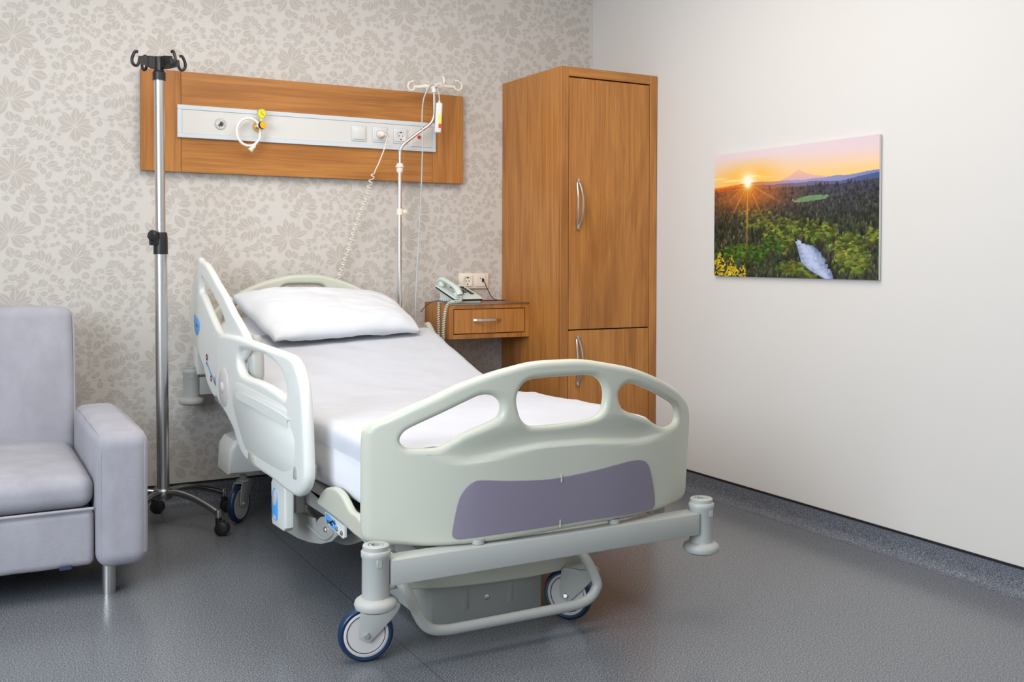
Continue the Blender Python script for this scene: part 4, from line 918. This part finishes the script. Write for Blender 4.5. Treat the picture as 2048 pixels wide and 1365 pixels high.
for r_ in range(5):
    for c_ in range(3):
        a = .070+c_*.0275; b = .045+r_*.0205
        if r_ == 0 and c_ == 1: continue
        c = W3(a, b, zs(b)+.0015); bm = box((-.0105, -.0068, -.0015), (.0105, .0068, .002), .001, 1)
        sl = (e2+ez*.34).normalized(); n3 = e1.cross(sl).normalized(); n3 = n3 if n3.z > 0 else -n3
        bm.transform(Matrix.Translation(c) @ Matrix((e1, sl, n3)).transposed().to_4x4()); obj('key', bm, M['black'], tl, smooth=False)
# handset: arch with ear and mouth pieces
pts = []
for i in range(15):
    b = .000+.175*i/14; t = -1+2*i/14; pts.append(W3(.026, b-.004, zs(b)+.012+.024*(1-t**4)**.8))
hs = B(); rad = [.0135 if (i < 3 or i > 11) else .0110 for i in range(15)]
tube(pts, rad, 14, bm=hs, sx=1.25)
for b in (.018, .150): 
    bb = lathe([(.019, 0), (.020, .006), (.018, .014), (.011, .022), (0, .024)], W3(.026, b, zs(b)+.001), (0, -.25, 1), 24); merge(hs, bb)
hset = obj('handset', hs, M['phone'], tl, angle=70)
# coiled handset cord hanging over the table edge
cen = [W3(.030, -.006, .030), W3(.018, -.018, .012), at(902, 605, y=-.272), at(895, 611, y=-.277), at(890, 625, y=-.279), at(887, 650, y=-.278), at(886, 675, y=-.27), at(885, 692, y=-.25), at(880, 696, y=-.225), at(877.5, 680, y=-.205), at(877, 655, y=-.195), at(877, 625, y=-.19), at(878, 609, y=-.185), at(881, 601, y=-.18), W3(.006, .05, .012)]
CC = smooth_pts(cen, 40); pts = []; ph = 0; u = Vector((1,0,0)); pr = None
for i, c in enumerate(CC):
    t = (CC[min(i+1, len(CC)-1)]-CC[max(i-1, 0)]).normalized()
    if pr is None: u, v = frame(t)
    u = (u-t*u.dot(t)).normalized(); v = t.cross(u)
    if i: ph += (CC[i]-CC[i-1]).length/.0105*2*PI
    n_sub = 1; pts.append(c+(u*math.cos(ph)+v*math.sin(ph))*.0058); pr = t
obj('handset_cord', tube(pts, .0021, 6), M['phone'], tl, label='coiled grey handset cord')
bk_ = W3(.02, .10, .02)
obj('line_cord', tube(smooth_pts([W3(.015, .05, .010), Vector((-.94, -.20, zt+.006)), at(880, 602, y=-.20), at(866, 603.5, y=-.19), at(853, 611, y=-.18), at(845, 620, y=-.17), at(842.5, 624, y=-.165)], 8), .0018, 8), M['black'], tl, label='black cable hanging over the table edge')
tc = thing('telephone_cable', (-.70, -.03, zt), 'thin black telephone cable from the wall socket down to the night table', 'cable')
obj('cable', tube(smooth_pts([jk, jk+Vector((.004, -.012, -.012)), jk+Vector((.018, -.016, -.045)), Vector((jk.x+.045, -.035, zt+.012)), Vector((jk.x+.075, -.04, zt+.003)), Vector((jk.x+.105, -.05, zt+.0025))], 8), .0019, 8), M['black'], tc)
obj('cable', tube(smooth_pts([W3(LW-.02, LD-.035, .02), W3(LW+.02, LD-.0, .006), Vector((-.69, -.05, zt+.003)), Vector((-.655, -.045, zt+.003)), Vector((-.59, -.06, zt+.0025))], 8), .0019, 8), M['black'], tc)
obj('cable_plug', box(jk+Vector((-.005, -.004, -.006)), jk+Vector((.005, .003, .006)), .001, 1), M['black'], tc)

# ------------------------------------------------------------------ landscape print
PYa, PYb, PZa, PZb = -1.8825, -.9865, .9772, 1.5015      # near edge y, far edge y, bottom, top
PT = .010
NXp, NZp = 460, 270
U, V = np.meshgrid(np.linspace(0, 1, NXp), np.linspace(0, 1, NZp))   # u: left to right in the print, v: up
rs = np.random.RandomState(3)
def vnoise(U, V, sx, sy, seed, oct=4):
    U = np.clip(U, 0, 1); V = np.clip(V, 0, 1); out = np.zeros_like(U); amp = 1; tot = 0
    for o_ in range(oct):
        r = np.random.RandomState(seed+o_); nx, ny = int(sx)+2, int(sy)+2; g = r.rand(ny, nx)
        x = U*(nx-1.001); y = V*(ny-1.001); xi = x.astype(int); yi = y.astype(int); fx = x-xi; fy = y-yi
        fx = fx*fx*(3-2*fx); fy = fy*fy*(3-2*fy)
        out += amp*((g[yi, xi]*(1-fx)+g[yi, xi+1]*fx)*(1-fy)+(g[yi+1, xi]*(1-fx)+g[yi+1, xi+1]*fx)*fy)
        tot += amp; amp *= .55; sx *= 2; sy *= 2
    return out/tot
def C(*c): return np.array(c, float)/255
def lerp(a, b, t): t = np.clip(t, 0, 1)[..., None]; return a*(1-t)+b*t
AS = 1.71
U0, V0 = U, V; V = V0*1.066; ONE = np.ones(U.shape+(3,))
sunx, suny = .235, .795
dS = np.sqrt(((U-sunx)*AS)**2+(V-suny)**2)
sky = lerp(C(252,204,128)*ONE, C(232,212,214)*ONE, (V-.80)/.22)
sky = lerp(sky, C(226,202,212)*ONE, (U-.45)*1.6*((V-.84)/.2))
sky = lerp(sky, C(255,186,60)*ONE, np.clip(1.15-(dS/.40), 0, 1)*.85*(1-np.clip((V-.88)/.15, 0, 1)))
cl_ = vnoise(U, V, 7, 40, 51, 3); sky = lerp(sky, C(255,230,140)*ONE, ((cl_-.50)*5)*(V < .86)*(V > .79)*np.clip((.42-U)*8, 0, 1))
sky = lerp(sky, C(255,250,215)*ONE, np.exp(-(dS/.085)**2)*1.3)
img = sky.copy()
n2 = vnoise(U*0+U, V*0, 9, 1, 15, 4); n3 = vnoise(U, V*0, 12, 1, 25, 4); ft = vnoise(U0, V0, 70, 60, 71, 4)
pk = np.interp(U, [0,.44,.49,.53,.557,.575,.60,.66,.72,1], [.76,.79,.815,.845,.870,.855,.835,.81,.795,.76])
mm = V < pk; img[mm] = lerp(C(250,184,140)*ONE, C(216,176,186)*ONE, (.87-V)/.08)[mm]
r1 = np.interp(U, [0,.1,.2,.3,.45,.6,.72,.78,.84,.92,1], [.775,.785,.80,.80,.79,.785,.79,.80,.79,.805,.81])+.012*(n2-.5)
mm = V < r1; img[mm] = lerp(lerp(C(225,120,40)*ONE, C(160,150,190)*ONE, (U-.2)*3), C(112,130,184)*ONE, (U-.6)*2.4)[mm]
r2 = np.interp(U, [0,.1,.2,.35,.5,.65,.8,.9,1], [.755,.765,.775,.770,.765,.765,.752,.775,.79])+.014*(n3-.5)
mm = V < r2; img[mm] = lerp(lerp(C(190,90,35)*ONE, C(116,104,130)*ONE, (U-.22)*3.2), C(62,86,134)*ONE, (U-.6)*2.2)[mm]
r3 = np.interp(U, [0,.3,.5,.8,1], [.735,.750,.735,.730,.745])+.02*(n3-.5)
base = lerp(C(40,44,32)*ONE, lerp(C(104,74,62)*ONE, C(66,66,84)*ONE, (U-.2)*2.2), (V-.42)/.25)
mm = V < r3; img[mm] = (base*(.75+.5*ft[..., None]))[mm]
# the forest, tree by tree from far to near
rv_v = [0,.05,.10,.155,.2,.245,.27,.29,.30]; rL = [.712,.64,.585,.569,.560,.550,.540,.530,.54]; rR = [.768,.755,.735,.716,.685,.646,.60,.56,.54]
Lr = np.interp(V0, rv_v, rL); Rr = np.interp(V0, rv_v, rR); rv = (U0 > Lr) & (U0 < Rr) & (V0 < .30)
cr = (U0-Lr)/np.maximum(Rr-Lr, 1e-3)
img[rv] = (lerp(C(104,120,160)*ONE, C(190,200,228)*ONE, 1.15-np.abs(cr-.42)*1.9+(ft-.5)*.9))[rv]
bank = (np.abs(U0-Rr-.006) < .009) & (V0 < .29); img[bank] = C(66,54,62)
R_ = np.random.RandomState(11); NT = 3400; tv = .70*(1-np.sqrt(R_.rand(NT)*1.0))*1.0+.0; tv = .705-R_.rand(NT)**.8*.72; tu = R_.rand(NT)*1.04-.02
order = np.argsort(-tv)
groves = [(.44,.27,.13,.11),(.60,.37,.16,.07),(.70,.32,.10,.08),(.85,.22,.10,.10),(.86,.10,.10,.10),(.22,.17,.20,.09),(.38,.42,.20,.06),(.52,.05,.10,.06),(.97,.30,.05,.07),(.63,.02,.08,.04),(.30,.50,.14,.04)]
for k in order:
    v_, u_ = tv[k], tu[k]; near = (.72-v_)/.72; wv = .0055+.016*near**1.3; 
    g_ = max((1-((u_-a)/c)**2-((v_-b)/d)**2) for a, b, c, d in groves)
    lL, lR = np.interp(v_, rv_v, rL), np.interp(v_, rv_v, rR)
    if ((u_-.625)/.105)**2+((v_-.590-.08*(u_-.62))/.024)**2 < 1: continue
    rd = g_+R_.randn()*.25 > .25
    if rd:
        col_ = C(104,116,44)*(.45+.65*R_.rand())*np.array([1+.10*R_.randn(), 1, 1]); wv *= 1.25; hv = wv*1.5
        if u_ < .45 and v_ < .3: col_ = col_*np.array([.66,.86,.75])
    else: col_ = (C(44,52,36) if R_.rand() < .7 else C(72,70,52))*(.6+.8*R_.rand()); hv = wv*(3.2-1.2*near)
    hz_ = np.clip((v_-.36)/.36, 0, 1); hc_ = C(112,80,70)*(1-min(1, u_*1.5))+C(80,78,98)*min(1, u_*1.5); col_ = col_*(1-hz_*.75)+hc_*hz_*.75*(.75+.4*R_.rand())
    if any(v_+hv*q_ < .292 and np.interp(v_+hv*q_, rv_v, rL)-wv*.15 < u_ < np.interp(v_+hv*q_, rv_v, rR)+wv*.5 for q_ in (-.5, 0, .4, .8)): continue
    x0, x1 = max(0, int((u_-wv)*(NXp-1))), min(NXp, int((u_+wv)*(NXp-1))+2); y0, y1 = max(0, int((v_-hv)*(NZp-1))), min(NZp, int((v_+hv)*(NZp-1))+2)
    if x1 <= x0 or y1 <= y0: continue
    su, sv = (U0[y0:y1, x0:x1]-u_)/wv, (V0[y0:y1, x0:x1]-v_)/hv
    mk = (su**2+sv**2 < .9+.5*(ft[y0:y1, x0:x1]-.5)) if rd else (np.abs(su) < (1-sv)*.55)
    sh_ = .62+.42*np.clip(sv*.8+.35-su*.25, 0, 1)+.5*(ft[y0:y1, x0:x1]-.5)*1.6
    img[y0:y1, x0:x1] = np.where(mk[..., None], col_*sh_[..., None]*1.12, img[y0:y1, x0:x1])
md = (((U0-.625)/.10)**2+((V0-.592-.08*(U0-.62))/.021)**2+1.2*(ft-.5) < 1); img[md] = lerp(C(128,164,112)*ONE, C(90,128,90)*ONE, ft*1.2)[md]
img = lerp(img, C(225,120,45)*ONE, np.exp(-((U-sunx)*AS/.40)**2-((V-.69)/.12)**2)*.72*(V < r3+.01))
sh = (vnoise(U0, V0, 100, 80, 131, 2) > .50) & ((U0/.27)**2+(V0/.19)**2 < 1.15-.9*np.abs(np.sin(U0*38+1.5))*.75); img[sh] = (C(206,178,40)*(.7+.6*ft[..., None]))[sh]
ang = np.arctan2(suny-V, (U-sunx)*AS)
for a0, ln, wd2 in ((91,.56,.036),(60,.34,.035),(124,.36,.035),(26,.38,.028),(148,.26,.03),(75,.24,.02),(45,.20,.025),(104,.22,.02),(160,.18,.025),(12,.16,.018),(136,.18,.022)):
    dd = np.abs(((ang-math.radians(a0)+PI) % (2*PI))-PI)
    img = lerp(img, C(255,160,60)*ONE, np.exp(-(dd/wd2)**2)*np.clip(1.15-dS/ln, 0, 1)*(V < suny)*.9)
img = lerp(img, C(255,176,30)*ONE, np.exp(-(dS/.09)**2)*.8*(V < suny-.01))
img = lerp(img, C(255,252,225)*ONE, np.exp(-(dS/.042)**2)*1.4)
U, V = U0, V0
img = np.clip(img, 0, 1); lin = np.where(img <= .04045, img/12.92, ((img+.055)/1.055)**2.4)*.86
bm = B(); box((-.004-PT, PYa, PZa), (-.004, PYb, PZb), bm=bm); me = bpy.data.meshes.new('x'); bm.to_mesh(me); bm.free()
pic = obj('landscape_print', me, M['white'], None, smooth=False)
tag(pic, 'frameless landscape print of sunrise over a forest river on the white wall', 'wall art')
vx = np.zeros((NZp, NXp, 3)); vx[..., 0] = -.0045-PT; vx[..., 1] = PYb+(PYa-PYb)*U; vx[..., 2] = PZa+(PZb-PZa)*V
ii = np.arange(NZp*NXp).reshape(NZp, NXp); fc = np.stack([ii[:-1, :-1], ii[1:, :-1], ii[1:, 1:], ii[:-1, 1:]], -1).reshape(-1, 4)
me = bpy.data.meshes.new('printed_picture'); me.from_pydata(vx.reshape(-1, 3).tolist(), [], fc.tolist())
ca = me.color_attributes.new('print', 'FLOAT_COLOR', 'POINT'); ca.data.foreach_set('color', np.concatenate([lin, np.ones(lin.shape[:2]+(1,))], -1).ravel().astype(np.float32))
pm = mat('printed_landscape', (.5,.5,.5), .35, spec=.3); at_ = N(pm, 'ShaderNodeVertexColor'); at_.layer_name = 'print'; pm.node_tree.links.new(at_.outputs[0], bsdf(pm).inputs['Base Color'])
obj('printed_picture', me, pm, pic, smooth=False, label='printed sunrise landscape')
